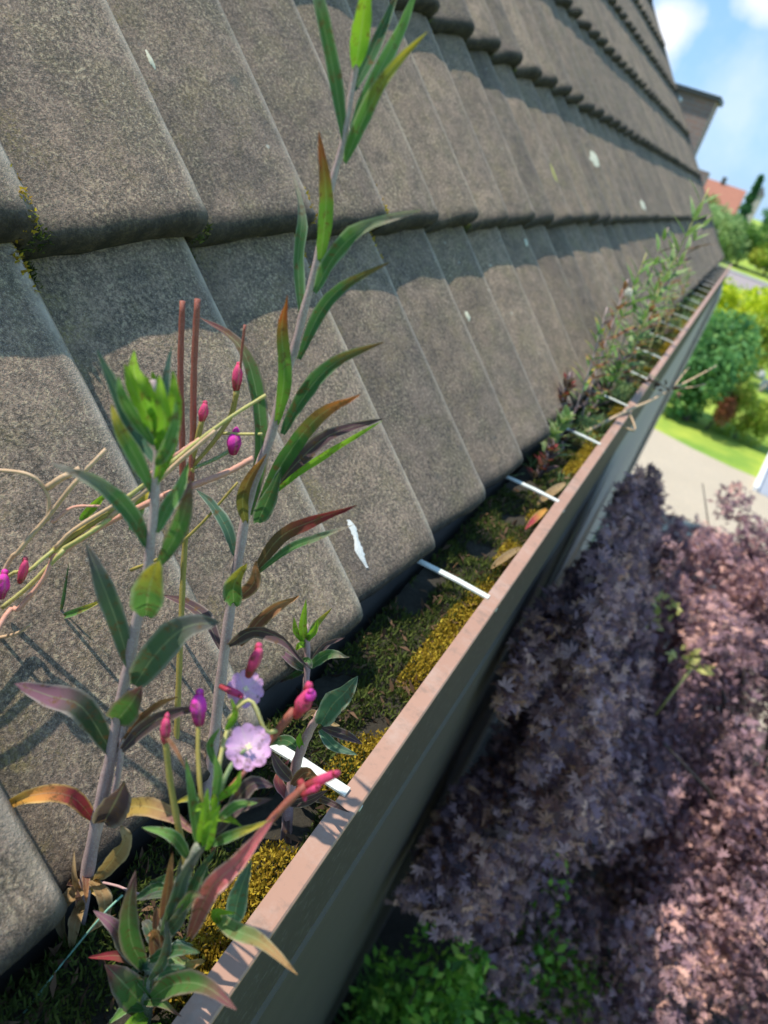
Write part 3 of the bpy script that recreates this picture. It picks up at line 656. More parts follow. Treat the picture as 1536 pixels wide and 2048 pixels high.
# --- flowering plant in front
YC = .36
Cp = plant('willowherb', (-.168, YC, SOILZ), 'short flowering willowherb with two open lilac flowers and magenta buds by the gutter lip', 'plant', 'willowherbs rooted in the gutter')
def c_(x, y, d=0): return (x, y, YC+d)
stem(Cp, [c_(*p) for p in [(282, 2090), (292, 2000), (308, 1930), (330, 1850), (362, 1760), (392, 1700), (418, 1640), (440, 1580)]], 34, 14, 'grey', n=36)
stem(Cp, [c_(330, 1850, -.01), c_(352, 1800, -.015), c_(372, 1745, -.02), c_(398, 1690, -.02)], 26, 18, 'grey', n=16)
stem(Cp, [c_(425, 1625), c_(448, 1560), c_(470, 1520, .01), c_(490, 1500, .01)], 12, 8, 'green', n=12, name='flower_stalk')
stem(Cp, [c_(425, 1640), c_(440, 1520, .02), c_(462, 1440, .04), c_(485, 1395, .05)], 11, 8, 'yelgreen', n=14, name='flower_stalk')
stem(Cp, [c_(415, 1670), c_(402, 1590, .0), c_(396, 1510, .01), c_(397, 1440, .02)], 11, 9, 'olive', n=14, name='flower_stalk')
stem(Cp, [c_(378, 1750), c_(358, 1660), c_(340, 1560), c_(331, 1480)], 15, 12, 'olive', n=14, name='seed_pod')
stem(Cp, [c_(428, 1790), c_(500, 1690, .0), c_(560, 1620, .01), c_(612, 1570, .02)], 12, 17, 'redpod', n=16, name='seed_pod')
stem(Cp, [c_(440, 1600), c_(500, 1530, .04), c_(545, 1475, .05), c_(588, 1420, .06)], 10, 18, 'redpod', n=14, name='seed_pod')
stem(Cp, [c_(455, 1440, .03), c_(500, 1400, .04), c_(530, 1460, .04), c_(552, 1462, .05)], 7, 10, 'yelgreen', n=14, name='flower_stalk')
for nm, cc, r, dY, m_ in (('flower', (497, 1494), 47, .015, M_PETAL), ('flower', (491, 1378), 38, .06, M_PETAL)):
    fl = MB(); q = atY(cc[0], cc[1], YC+dY+.006); fl.tube([q, q+Vector((0, .004, -.010)), q+Vector((-.001, .010, -.022))], [.004, .0035, .0022], 8)
    fo = fl.build('flower', SM['pink'], Cp); flower(fo, cc, r, YC+dY, m_, tilt=(.1, -.15))
for s in [((398, 1448), (396, 1392), 42, .02, M_MAG), ((496, 1352), (520, 1298), 34, .06, M_MAG2), ((592, 1432), (622, 1380), 42, .06, M_MAG2), ((612, 1572), (678, 1545), 28, .02, M_MAG2), ((330, 1486), (332, 1438), 28, .0, M_MAG2), ((600, 1560), (612, 1590), 26, .02, M_MAG2), ((440, 1372), (486, 1392), 20, .05, M_MAG2), ((604, 1590), (640, 1572), 18, .015, M_MAG2), ((612, 1400), (628, 1385), 26, .055, M_MAG), ((355, 1448), (330, 1462), 12, .0, SM['tan'])]:
    bud(Cp, c_(*s[0], s[3]), c_(*s[1], s[3]), s[2], s[4])
for spec in [
 ([c_(288, 1935), c_(262, 1880, -.02), c_(258, 1810, -.03), c_(272, 1742, -.03)], 60, 'greenpurp', 0),
 ([c_(284, 1940), c_(250, 1890, -.01), c_(225, 1850, -.02), c_(186, 1820, -.02)], 46, 'purpgreen', 10),
 ([c_(280, 1930), c_(240, 1912, -.01), c_(176, 1915, -.02)], 28, 'red', 0),
 ([c_(290, 2015), c_(255, 1975, -.02), c_(210, 1928, -.03)], 66, 'greenpurp', 0, 'broad'),
 ([c_(298, 2000), c_(350, 1968, -.03), c_(410, 1972, -.05), c_(475, 2022, -.06)], 62, 'greenpurp', 0),
 ([c_(296, 2030), c_(265, 2050, -.03), c_(235, 2080, -.04)], 40, 'bright', 0),
 ([c_(300, 2060), c_(315, 2090, -.03), c_(310, 2140, -.03)], 60, 'bright', 0),
 ([c_(326, 1850), c_(334, 1790, -.02), c_(345, 1706, -.02)], 34, 'rust', 10),
 ([c_(322, 1880), c_(355, 1840, -.03), c_(380, 1790, -.04)], 40, 'grey', 0),
 ([c_(380, 1872), c_(420, 1780, -.02), c_(480, 1720, -.02), c_(552, 1628, -.01)], 58, 'pink', 0),
 ([c_(466, 1850, .03), c_(478, 1790, .02), c_(502, 1722, .02)], 56, 'teal', 0),
 ([c_(432, 1835, .0), c_(470, 1860, -.02), c_(525, 1885, -.03), c_(595, 1950, -.04)], 46, 'greentan', 0),
 ([c_(440, 1850, -.005), c_(432, 1825, -.01), c_(470, 1826, -.01)], 24, 'bright', 0),
 ([c_(378, 1716), c_(345, 1672, -.01), c_(284, 1654, -.02)], 34, 'green', 0),
 ([c_(398, 1698), c_(388, 1620, -.01), c_(372, 1515, -.01)], 32, 'green', 15),
 ([c_(402, 1700, -.01), c_(408, 1645, -.03), c_(416, 1575, -.03)], 34, 'bright', 0),
 ([c_(412, 1700, -.01), c_(420, 1655, -.03), c_(440, 1610, -.03)], 36, 'bright', 10),
 ([c_(422, 1690), c_(470, 1668, -.01), c_(545, 1640, -.01)], 30, 'greenyel', 0),
 ([c_(430, 1665), c_(468, 1618, .01), c_(545, 1598, .02)], 44, 'purple', 0),
 ([c_(450, 1640, .02), c_(500, 1570, .03), c_(548, 1572, .04)], 44, 'purple', 0),
 ([c_(432, 1600), c_(470, 1572, -.01), c_(482, 1540, -.01)], 24, 'bright', 0),
 ([c_(430, 1600), c_(436, 1550, -.01), c_(428, 1505, -.02)], 28, 'green', 0),
 ([c_(452, 1460, .03), c_(470, 1430, .02), c_(462, 1395, .02)], 20, 'bright', 0),
 ([c_(430, 1530, .03), c_(420, 1490, .03), c_(440, 1455, .03)], 22, 'green', 0),
 ([c_(330, 1470), c_(352, 1500, -.01), c_(372, 1540, -.01)], 12, 'rust', 0),
 ([c_(300, 1920, -.01), c_(350, 1900, -.03), c_(400, 1905, -.03)], 34, 'dark', 0),
 ([c_(320, 1900, .02), c_(370, 1930, .02), c_(410, 1920, .02)], 40, 'greentan', 0),
 ([c_(310, 1960, .02), c_(345, 1915, .03), c_(372, 1870, .03)], 46, 'dark', 0),
 ([c_(338, 1850, -.02), c_(352, 1800, -.03), c_(372, 1745, -.03), c_(412, 1690, -.03)], 40, 'grey', 10),
 ([c_(350, 1850, -.01), c_(378, 1800, -.02), c_(398, 1750, -.02), c_(430, 1700, -.02)], 34, 'dark', -15),
 ([c_(322, 1870, -.02), c_(338, 1820, -.03), c_(352, 1770, -.03), c_(362, 1715, -.03)], 26, 'grey', 20),
 ([c_(345, 1835, -.03), c_(372, 1805, -.04), c_(388, 1790, -.045), c_(412, 1795, -.05)], 30, 'greenpurp', 0),
 ([c_(300, 1960, -.02), c_(325, 1925, -.03), c_(335, 1880, -.03), c_(330, 1835, -.03)], 30, 'grey', 0),
 ([c_(310, 1950, -.01), c_(350, 1940, -.02), c_(392, 1955, -.03), c_(420, 1990, -.03)], 30, 'teal', 0),
 ([c_(350, 1810, .02), c_(400, 1770, .03), c_(415, 1720, .03)], 36, 'dark', 0),
 ]: leaf(Cp, spec[0], spec[1], spec[2], spec[3], shape=spec[4] if len(spec) > 4 else 'lance')

rl = random.Random(12)
for (x0, y0), mats, nn_ in (((318, 1900), ('grey', 'greenpurp', 'dark', 'rust', 'teal'), 7), ((292, 2000), ('greenpurp', 'green', 'tan', 'grey'), 6), ((362, 1780), ('grey', 'purple', 'dark'), 4), ((425, 1630), ('green', 'bright', 'greenyel'), 5)):
    for k in range(nn_):
        an = rl.uniform(-.3, 3.4); L = rl.uniform(45, 95); dx, dy = math.cos(an)*L, -math.sin(an)*L*.8; dz = rl.uniform(-.03, .03)
        xs, ys = x0+rl.uniform(-12, 12), y0+rl.uniform(-30, 30)
        leaf(Cp, [c_(xs, ys, dz*.2), c_(xs+dx*.5, ys+dy*.6-8, dz*.7), c_(xs+dx, ys+dy+rl.uniform(-5, 20), dz)], rl.uniform(18, 34), rl.choice(mats), rl.uniform(-30, 30))
for k in range(7):
    an = rl.uniform(3.3, 6.2) if k % 2 else rl.uniform(1.8, 3.6); L = rl.uniform(40, 75); xs, ys = 172+rl.uniform(-8, 14), 1790+rl.uniform(-60, 50)
    leaf(A, [a(xs, ys), a(xs+math.cos(an)*L*.6, ys-math.sin(an)*L*.4, -.01), a(xs+math.cos(an)*L*.8, ys-math.sin(an)*L+10, -.02)], rl.uniform(18, 30), rl.choice(('tan', 'rust', 'tan', 'orpurp')), rl.uniform(-30, 30))

# --- straggling plant between bracket and lip
YD = .62
Dp = plant('willowherb', (-.17, YD, SOILZ), 'straggly willowherb with one blue-green leaf and a pink-tipped leaf hanging over the lip', 'plant', 'willowherbs rooted in the gutter')
def d_(x, y, d=0): return (x, y, YD+d)
stem(Dp, [d_(572, 1680), d_(578, 1600), d_(592, 1530), d_(615, 1470), d_(640, 1425)], 24, 16, 'pink', n=24)
for spec in [
 ([d_(642, 1448), d_(665, 1410, -.01), d_(690, 1385, -.02), d_(714, 1355, -.02)], 50, 'teal', 0, 'broad'),
 ([d_(640, 1460), d_(668, 1492, -.01), d_(716, 1510, -.02)], 30, 'teal', 0),
 ([d_(645, 1455), d_(690, 1470, 0), d_(725, 1488, 0)], 30, 'purple', 0),
 ([d_(640, 1440), d_(625, 1425, 0), d_(605, 1440, 0)], 18, 'tan', 0),
 ([d_(648, 1425), d_(662, 1445, 0), d_(680, 1452, 0)], 18, 'tan', 0),
 ([d_(574, 1618), d_(572, 1700, -.02), d_(590, 1760, -.03), d_(584, 1822, -.03)], 34, 'pinktip', 0),
 ([d_(578, 1600), d_(556, 1560, -.01), d_(580, 1515, -.02)], 30, 'pink', 10),
 ([d_(600, 1500), d_(570, 1480, .02), d_(530, 1490, .04)], 30, 'dark', 0),
 ([d_(610, 1590, .02), d_(650, 1600, .0), d_(700, 1625, -.02)], 22, 'purple', 20),
 ([d_(585, 1570, -.01), d_(612, 1545, -.03), d_(640, 1560, -.04)], 34, 'rust', 10),
 ([d_(580, 1610, -.01), d_(620, 1600, -.03), d_(655, 1580, -.04)], 26, 'purple', 0),
 ([d_(582, 1560, -.01), d_(560, 1535, -.03), d_(540, 1500, -.04)], 36, 'purple', 0),
 ([d_(605, 1500, .0), d_(598, 1480, -.01), d_(600, 1465, -.01)], 18, 'bright', 0),
 ]: leaf(Dp, spec[0], spec[1], spec[2], spec[3], shape=spec[4] if len(spec) > 4 else 'lance')

# --- small sprout beside the tile edge
YE = .80
Ep = plant('willowherb', (-.28, YE, SOILZ), 'small willowherb sprout with a bright green tip over pale spreading leaves at the tile edge', 'plant', 'willowherbs rooted in the gutter')
def e_(x, y, d=0): return (x, y, YE+d)
stem(Ep, [e_(600, 1440), e_(610, 1380), e_(615, 1320), e_(612, 1250)], 18, 10, 'pink', n=16)
for spec in [
 ([e_(610, 1290), e_(606, 1250, -.01), e_(612, 1198, -.02)], 24, 'bright', 0), ([e_(614, 1285), e_(632, 1250, -.01), e_(664, 1216, -.02)], 20, 'greenyel', 0),
 ([e_(608, 1285), e_(592, 1262, -.01), e_(588, 1235, -.01)], 18, 'bright', 0), ([e_(612, 1280), e_(628, 1262, -.02), e_(636, 1240, -.02)], 20, 'bright', 0), ([e_(610, 1290), e_(600, 1290, -.02), e_(592, 1300, -.02)], 18, 'bright', 0),
 ([e_(618, 1335), e_(655, 1308, -.01), e_(700, 1314, -.02)], 30, 'paletip', 10), ([e_(612, 1335), e_(590, 1345), e_(555, 1365)], 30, 'greenpurp', 0),
 ([e_(618, 1330, .01), e_(650, 1290, .02), e_(690, 1275, .03)], 18, 'purple', 20), ([e_(610, 1340, .0), e_(580, 1320, -.02), e_(545, 1290, -.02)], 26, 'purpgreen', 15),
 ([e_(605, 1320), e_(618, 1322, -.02), e_(624, 1335, -.02)], 16, 'paletip', 0),
 ]: leaf(Ep, spec[0], spec[1], spec[2], spec[3])

# --- stems with long seed pods leaning in from the left
YP = .50
Sp = plant('willowherb', (-.20, .12, SOILZ), 'leaning willowherb gone to seed, bare salmon and olive pods crossing behind the left stem', 'plant', 'willowherbs rooted in the gutter')
def s_(x, y, d=0): return (x, y, YP+d)
W0 = [(-.20, .12, -.80), (-.36, .18, -.72)]
def offs(lst): return [(*[float(v) for v in (0, 0)],)+(0,) for _ in lst]
def stemw(parent, world, pts, w0, w1, mat, name='stem', n=30):
    C = spline([Vector((x, y, z+CZ)) for x, y, z in world]+P3(pts), n); mb = MB()
    mb.tube(C, [(w0+(w1-w0)*i/(n-1))/F*.62/2 for i in range(n)], 7); return mb.build(name, SM[mat], parent)
stemw(Sp, W0, [s_(-30, 1225, -.08), s_(60, 1140, -.05), s_(110, 1098, -.03)], 9, 9, 'yelgreen')
stem(Sp, [s_(105, 1104, -.03), s_(160, 1062, -.02), s_(218, 1025, -.01)], 15, 12, 'olive', 'seed_pod', 14)
stem(Sp, [s_(100, 1112, -.03), s_(165, 1075, -.025), s_(222, 1036, -.01)], 10, 9, 'yelgreen', 'seed_pod', 14)
stem(Sp, [s_(112, 1095, -.03), s_(150, 1058, -.025), s_(232, 1008, -.01), s_(262, 988, 0)], 9, 8, 'tan', 'seed_pod', 14)
stem(Sp, [s_(215, 1026, -.01), s_(300, 960), s_(380, 895, .02), s_(460, 835, .04), s_(532, 790, .06)], 10, 7, 'yelgreen', 'seed_pod', 24)
stem(Sp, [s_(218, 1035, -.01), s_(300, 975), s_(350, 930, .01), s_(430, 862, .02)], 12, 9, 'tan', 'seed_pod', 20)
stem(Sp, [s_(110, 1115, -.03), s_(165, 1075, -.02), s_(230, 1038), s_(330, 990, .01)], 14, 12, 'salmon', 'seed_pod', 20)
stem(Sp, [s_(330, 990, .01), s_(400, 966, .02), s_(460, 942, .03), s_(506, 916, .04)], 14, 12, 'salmon', 'seed_pod', 20)
stem(Sp, [s_(300, 950, .03), s_(360, 905, .03), s_(400, 878, .04)], 10, 9, 'salmon', 'seed_pod', 16)
stemw(Sp, W0, [s_(-20, 1200, -.08), s_(40, 1100, -.06), s_(95, 1035, -.05), (150, 965, .45), (212, 898, .47)], 13, 9, 'tan', 'stem')
stem(Sp, [s_(95, 975, -.05), s_(125, 955, -.05), s_(160, 938, -.04)], 14, 14, 'tan', 'seed_pod', 10)
stem(Sp, [s_(95, 1040, -.05), s_(96, 990, -.05), s_(60, 950, -.06), s_(-20, 938, -.07)], 8, 7, 'tan', 'tendril', 24)
stemw(Sp, W0, [s_(-20, 1285, -.08), s_(40, 1215, -.05), s_(85, 1160, -.04), s_(110, 1105, -.03)], 15, 10, 'salmon')
stem(Sp, [s_(-20, 1278, -.06), s_(30, 1268, -.06), s_(62, 1248, -.06)], 7, 6, 'tan', 'tendril', 14)
stem(Sp, [s_(105, 1045, -.05), s_(145, 1015, -.04), s_(200, 1012, -.03)], 7, 5, 'salmon', 'tendril', 14)
stem(Sp, [s_(128, 1100, -.03), s_(60, 1170, -.04), s_(5, 1215, -.05)], 9, 10, 'yelgreen', 'stem', 14)
leaf(Sp, [s_(118, 1236, 0), s_(160, 1220, 0), s_(215, 1196, .0)], 20, 'greenyel', 0); leaf(Sp, [s_(120, 1232), s_(128, 1190), s_(138, 1125)], 10, 'dark', 0)
stem(Sp, [s_(262, 1140, .05), s_(330, 1110, .05), s_(400, 1050, .06), s_(475, 965, .07)], 7, 5, 'olive', 'tendril', 20)
leaf(Sp, [s_(262, 1060, .02), s_(280, 1010, .02), s_(300, 975, .03)], 34, 'greenyel', 0); leaf(Sp, [s_(160, 1040), s_(190, 1010), s_(215, 985)], 24, 'bright', 0)
bud(Sp, s_(40, 1165, -.06), s_(52, 1122, -.06), 24, M_MAG2); bud(Sp, s_(2, 1195, -.07), s_(8, 1150, -.07), 34, M_MAG)

# --- two upright pods and small flowers between the main stems
YU = .56
Up = plant('willowherb', (-.24, YU, SOILZ), 'slender willowherb with two tall dark red pods, between the two big stems', 'plant', 'willowherbs rooted in the gutter')
def u_(x, y, d=0): return (x, y, YU+d)
stem(Up, [u_(352, 1500, -.02), u_(360, 1300, -.01), u_(368, 1120), u_(378, 1000), u_(385, 930)], 12, 11, 'olive', n=30)
stem(Up, [u_(366, 1000), u_(364, 860), u_(361, 740), u_(365, 602)], 13, 12, 'redpod', 'seed_pod', 20)
stem(Up, [u_(382, 960), u_(386, 880), u_(388, 740), u_(395, 598)], 13, 13, 'redpod', 'seed_pod', 20)
stem(Up, [u_(372, 985), u_(388, 905), u_(405, 838)], 11, 12, 'olive', 'flower_stalk', 12)
bud(Up, u_(403, 845), u_(410, 808), 24, M_MAG2)
stem(Up, [u_(388, 930), u_(430, 880, .01), u_(462, 830, .02), u_(474, 780, .02)], 8, 12, 'olive', 'flower_stalk', 16)
bud(Up, u_(472, 782, .02), u_(477, 730, .02), 28, M_MAG2)
stem(Up, [u_(480, 745, .02), u_(484, 700, .02), u_(490, 650, .02)], 5, 6, 'redpod', 'style', 10)
stem(Up, [u_(390, 935), u_(430, 918, .01), u_(462, 900, .02)], 7, 8, 'green', 'flower_stalk', 12)
bud(Up, u_(466, 908, .02), u_(470, 868, .02), 38, M_MAG)
stem(Up, [u_(440, 866, .02), u_(480, 868, .02), u_(524, 868, .02)], 7, 6, 'yelgreen', 'tendril', 10)
for (x, y) in ((365, 600), (395, 596), (490, 649)): bud(Up, u_(x, y+5), u_(x, y-5), 11, M_BRK, 'stigma')

# --- plants further along the gutter
def far_plant(Y, h, lean, label, seed, leafm='green', n=20, llen=.085, w=.016, spread=.8, x=-.235, redn=0, group='willowherbs further along the gutter'):
    rg = random.Random(seed); base = Vector((x+rg.uniform(-.03, .03), Y, SOILZ-.01))
    P = plant('willowherb', base, label, 'plant', group)
    top = base+Vector((lean[0], lean[1], h)); C = spline([base, base.lerp(top, .5)+Vector((rg.uniform(-.02, .02), rg.uniform(-.02, .02), 0)), top], 16)
    mb = MB(); mb.tube(C, [.0042*(1-.5*i/15) for i in range(16)], 6); mb.build('stem', SM['purple'] if rg.random() < .5 else SM['yelgreen'], P)
    mb = MB(); mb2 = MB()
    n = int(n*1.15)
    for i in range(n):
        q = .15+.83*i/n; p = C[min(15, int(q*15))]; an = i*2.4+rg.uniform(-.3, .3); L = llen*(1.1-.45*q)*rg.uniform(.75, 1.2)
        rise = rg.uniform(.5, 1.3)*spread+q*.9
        d = Vector((math.cos(an), math.sin(an), rise)).normalized(); s = d.cross(Vector((0, 0, 1))).normalized(); vs = []; uv = []
        for j in range(5):
            v = j/4; ww = w*.5*[.35, 1, .9, .55, .02][j]; c0 = p+d*L*v+Vector((0, 0, -.25*L*v*v))
            vs += [c0-s*ww, c0+Vector((0, 0, -ww*.3)), c0+s*ww]; uv += [(0, v), (.5, v), (1, v)]
        tgt = mb2 if (redn and rg.random() < redn) else mb
        tgt.add(vs, [(j*3+k, j*3+k+1, j*3+k+4, j*3+k+3) for j in range(4) for k in range(2)], uv)
    if mb.v: mb.build('foliage', LM[leafm], P)
    if mb2.v: mb2.build('withered_foliage', LM['purple'] if rg.random() < .5 else LM['rust'], P)
    return P
ordn = ['first', 'second', 'third', 'fourth', 'fifth', 'sixth', 'seventh', 'eighth', 'ninth', 'tenth', 'eleventh', 'twelfth']
FP = [  # Y, height, lean, leaf, count, redness, leaf length, leaf width, spread, label
 (2.02, .13, (.0, .02), 'red', 26, .5, .06, .02, .9, 'low purplish weed in the gutter just beyond the third visible bracket'),
 (2.20, .17, (.0, .02), 'farpale', 26, .0, .08, .028, .9, 'low broad blue-green weed in the gutter, nearest of the far clump'),
 (2.38, .24, (-.08, .0), 'red', 30, .5, .07, .022, .8, 'reddish weed at the near end of the far clump, against the tile edge'),
 (2.60, .42, (-.05, .03), 'greenyel', 24, .2, .10, .016, .3, 'yellow-green willowherb with thin upright leaves at the near end of the far clump'),
 (2.80, .26, (.03, .02), 'fargreen', 34, .2, .08, .018, .8, 'short light green willowherb in the middle of the far clump'),
 (2.72, .50, (-.06, .1), 'rust', 26, .5, .08, .018, .5, 'brownish willowherb with a few green leaves left of the tall far ones'),
 (3.05, .84, (.0, .05), 'farpale', 34, .05, .17, .020, .35, 'tallest willowherb of the far clump, its tip against the red roof and sky'),
 (3.12, .68, (-.04, .0), 'fargreen', 26, .1, .15, .017, .35, 'second tallest willowherb of the far clump, left of the tallest one'),
 (3.22, .76, (.05, .1), 'farpale', 28, .1, .15, .017, .4, 'tall willowherb of the far clump leaning outwards beside the tallest one'),
 (3.00, .58, (-.05, .05), 'fargreen', 24, .1, .14, .016, .4, 'pale-tipped willowherb in front of the tall far ones'),
 (3.40, .38, (.03, .0), 'rust', 30, .8, .08, .02, .6, 'withered brown willowherb low in the far clump'),
 (3.55, .62, (-.02, .03), 'fargreen', 30, .1, .13, .016, .4, 'dark green willowherb standing behind the tallest of the far clump'),
 (3.75, .34, (-.08, .05), 'fargreen', 24, .5, .09, .016, .6, 'bushy half-withered willowherb just beyond the dark-stemmed far one'),
 (4.45, .50, (-.08, .1), 'farpale', 20, .3, .10, .016, .5, 'pale green willowherb leaning on the tiles past the far clump'),
 (5.2, .46, (-.08, .1), 'farpale', 20, .4, .10, .018, .5, 'pale thin willowherb leaning on the tiles halfway to the gutter end'),
 (4.1, .44, (-.06, .1), 'olive', 20, .5, .10, .02, .6, 'slender willowherb standing apart beyond the far clump'),
 (4.8, .30, (-.05, .1), 'greenyel', 16, .5, .10, .02, .6, 'small yellowish willowherb midway to the far end of the gutter'),
 (6.4, .32, (-.05, .1), 'green', 16, .5, .10, .022, .6, 'small willowherb close to the far end of the gutter'),
]
for i, (Y, h, ln, lm, n, rd, ll, lw, spr, lb) in enumerate(FP):
    far_plant(Y, h, ln, lb, 40+i, lm, n, ll, lw, spr, redn=rd)
# pale seed head above the clump
q = atY(1255, 585, 3.0); pp = plant('dandelion', (q.x, q.y, SOILZ), 'white round seed head on a thin stalk above the near end of the far clump', 'plant')
mb = MB(); mb.tube([Vector((q.x, q.y, SOILZ)), Vector((q.x-.01, q.y+.01, (SOILZ+q.z)/2)), q], .0018, 6); mb.build('stem', SM['yelgreen'], pp)
qs = RNG.normal(size=(900, 3)); qs /= np.linalg.norm(qs, axis=1)[:, None]; leaf_cloud('seed_head', np.array(q)+qs*.017*RNG.random((900, 1))**.3, .007, simple('seed_white', (.85, .83, .74), .9, .05, 50, 0), pp, asp=.25, seed=5)
# dry twig lying across the lip
T = plant('twig', (LO, 3.0, LZ+.01), 'dry brown stem lying over the gutter lip and sticking out above the garden', 'twig')
tw = MB(); q0 = Vector((-.20, 2.55, LZ-.03)); q1 = Vector((-.12, 2.85, LZ+.014)); q2 = Vector((-.07, 3.02, LZ+.035)); q3 = atY(1345, 778, 3.2); q4 = atY(1390, 755, 3.3); q5 = atY(1432, 732, 3.4)
tw.tube(spline([q0, q1, q2, q3, q4, q5], 26), [.007-.004*i/25 for i in range(26)], 6)
tw.tube(spline([q3, atY(1365, 750, 3.3), atY(1378, 735, 3.35)], 8), .003, 5); tw.tube(spline([q3, atY(1380, 775, 3.2), atY(1412, 768, 3.2)], 8), .003, 5); tw.tube(spline([q1, atY(1270, 860, 2.8), atY(1240, 850, 2.8)], 8), .004, 5)
tw.build('stem', SM['tan'], T)
lc, _ = blob_points((q3.x-.04, q3.y-.05, q3.z), (.07, .07, .03), 26, 3); leaf_cloud('withered_leaves', lc, .028, FM['litter'], T, asp=.5, seed=8)

# --- soil, moss and litter in the gutter
mb = MB(); nx, ny = 10, 700; vs = []
for j in range(ny+1):
    y = GY0+.02+(GY1-GY0-.04)*(j/ny)
    for i in range(nx+1):
        x = LI-.148+.150*i/nx; z = SOILZ+.010*noise.noise(Vector((x*30, y*30, 1)))+.016*noise.noise(Vector((x*7, y*6, 5)))+.012*(i/nx)**2-.006
        vs.append((x, y, z))
mb.add(vs, [(j*(nx+1)+i, j*(nx+1)+i+1, (j+1)*(nx+1)+i+1, (j+1)*(nx+1)+i) for j in range(ny) for i in range(nx)])
tag(mb.build('silt', simple('gutter_silt', (.05, .042, .028), .98, .7, 130, 1., .006)), 'dark silt filling the gutter under the moss', 'silt', kind='stuff')
def gutter_pts(n, x0, x1, y0, y1, seed, thr, sc=9, off=0, zj=.006):
    rg = np.random.default_rng(seed); out = []; 
    while len(out) < n:
        x = x0+(x1-x0)*rg.random(); y = y0+(y1-y0)*rg.random()**1.6
        nv = noise.noise(Vector((x*sc*1.5+off, y*sc, off)))
        if nv < thr: continue
        zz = SOILZ+.010*noise.noise(Vector((x*30, y*30, 1)))+.016*noise.noise(Vector((x*7, y*6, 5)))+.012*((x-LI+.148)/.150)**2-.004
        out.append((x, y, zz+(nv-thr)*.03+zj*rg.random()))
    return out
tag(leaf_cloud('moss', gutter_pts(70000, LI-.145, LI, -.1, 9, 1, -.22), .010, FM['moss'], shape='blade', flat=.5, updir=(0, 0, 1), asp=.22, seed=2), 'green moss growing along the bottom of the gutter', 'moss', kind='stuff')
tag(leaf_cloud('golden_moss', gutter_pts(34000, LI-.045, LI+.003, .2, 7, 4, -.12, 6, 3, .020), .0055, FM['mossy'], shape='blade', flat=.5, updir=(0, 0, 1), asp=.4, seed=3), 'golden yellow moss along the inner side of the gutter lip', 'moss', kind='stuff')
tag(leaf_cloud('leaf_litter', gutter_pts(3200, LI-.14, LI, -.1, 9, 6, -.3), .02, FM['litter'], shape='leaf', asp=.28, seed=4), 'brown dead leaf crumbs lying in the gutter', 'litter', kind='stuff')
tag(leaf_cloud('gutter_grass', gutter_pts(1300, LI-.13, LI-.01, 2.0, 7.5, 16, .05, 5, 9), .05, FM['pale'], shape='blade', flat=.45, updir=(0, .1, 1), asp=.06, seed=14), 'thin grass tufts sprouting from the gutter moss', 'grass', kind='stuff')
# dead leaves lying against the inner side of the lip
for (x0, y0, x1, y1, mt, lb) in ((978, 1142, 1040, 1098, 'tan', 'pale tan leaf lying against the lip below the second bracket'), (1050, 1060, 1092, 1020, 'orange', 'orange dead leaf by the lip just above the pale tan one'), (1075, 1010, 1130, 968, 'tan', 'pale dead leaf by the lip above the third bracket')):
    k0 = atY(x0, y0, 1.5); r0 = ray(x0, y0); r1 = ray(x1, y1); s0 = r0*((-.765)/r0[2]); s1 = r1*((-.765)/r1[2])
    o = MB(); A0 = Vector((s0[0], s0[1], s0[2]+CZ)); A1 = Vector((s1[0], s1[1], s1[2]+CZ)); dd = (A1-A0); sd_ = dd.cross(Vector((0, 0, 1))).normalized()*dd.length*.055; vs = []; uv = []
    for i in range(9):
        v = i/8; w_ = math.sin(math.pi*(v*.92+.04))**.7
        for kk in (-1, 0, 1): vs.append(A0+dd*v+sd_*kk*w_+Vector((0, 0, .006*math.sin(v*3)+(.005 if kk else 0)))); uv.append((kk/2+.5, v))
    o.add(vs, [(i*3+k, i*3+k+1, i*3+k+4, i*3+k+3) for i in range(8) for k in range(2)], uv); tag(o.build('dead_leaf', LM[mt]), lb, 'dead leaf', 'dead leaves lying in the gutter')
# white thread-like roots and a green string
t1 = MB(); t1.tube(spline(P3([(180, 1760, .42), (235, 1772, .42), (270, 1786, .42), (310, 1790, .43), (345, 1788, .44)]), 20), .0014, 5)
tag(t1.build('root', SM['pink']), 'thin whitish root crossing the dark gap behind the flowering willowherb', 'root')
t2 = MB(); t2.tube(spline(P3([(20, 2060, .30), (80, 1985, .32), (132, 1918, .35), (205, 1830, .37), (245, 1790, .39)]), 30), .0010, 5)
tag(t2.build('string', simple('string_green', (.22, .42, .30), .7, .1, 100, 0)), 'thin pale green string stretched across the dark lower left corner', 'string')
# bird dropping on the eave tile
mb = MB(); n = 22; rows = []; rgd = random.Random(4)
for i in range(n):
    q = i/(n-1); px = 697+36*q+2*math.sin(q*7); py = 1040+96*q; wv = (6+2.2*rgd.random()+2*math.sin(q*12))*math.sin(math.pi*(q*.9+.07))**.45
    for k in (-1, -.4, .4, 1):
        c = cast(px+wv*k+rgd.uniform(-1, 1), py); rows.append(c+NRM*(.002 if abs(k) < 1 else .0004))
mb.add(rows, [(i*4+k, i*4+k+1, i*4+k+5, i*4+k+4) for i in range(n-1) for k in range(3)])
tag(mb.build('bird_dropping', simple('dropping_white', (.80, .77, .70), .8, .08, 90, .4)), 'white streak of bird dropping on the eave tile', 'bird dropping')
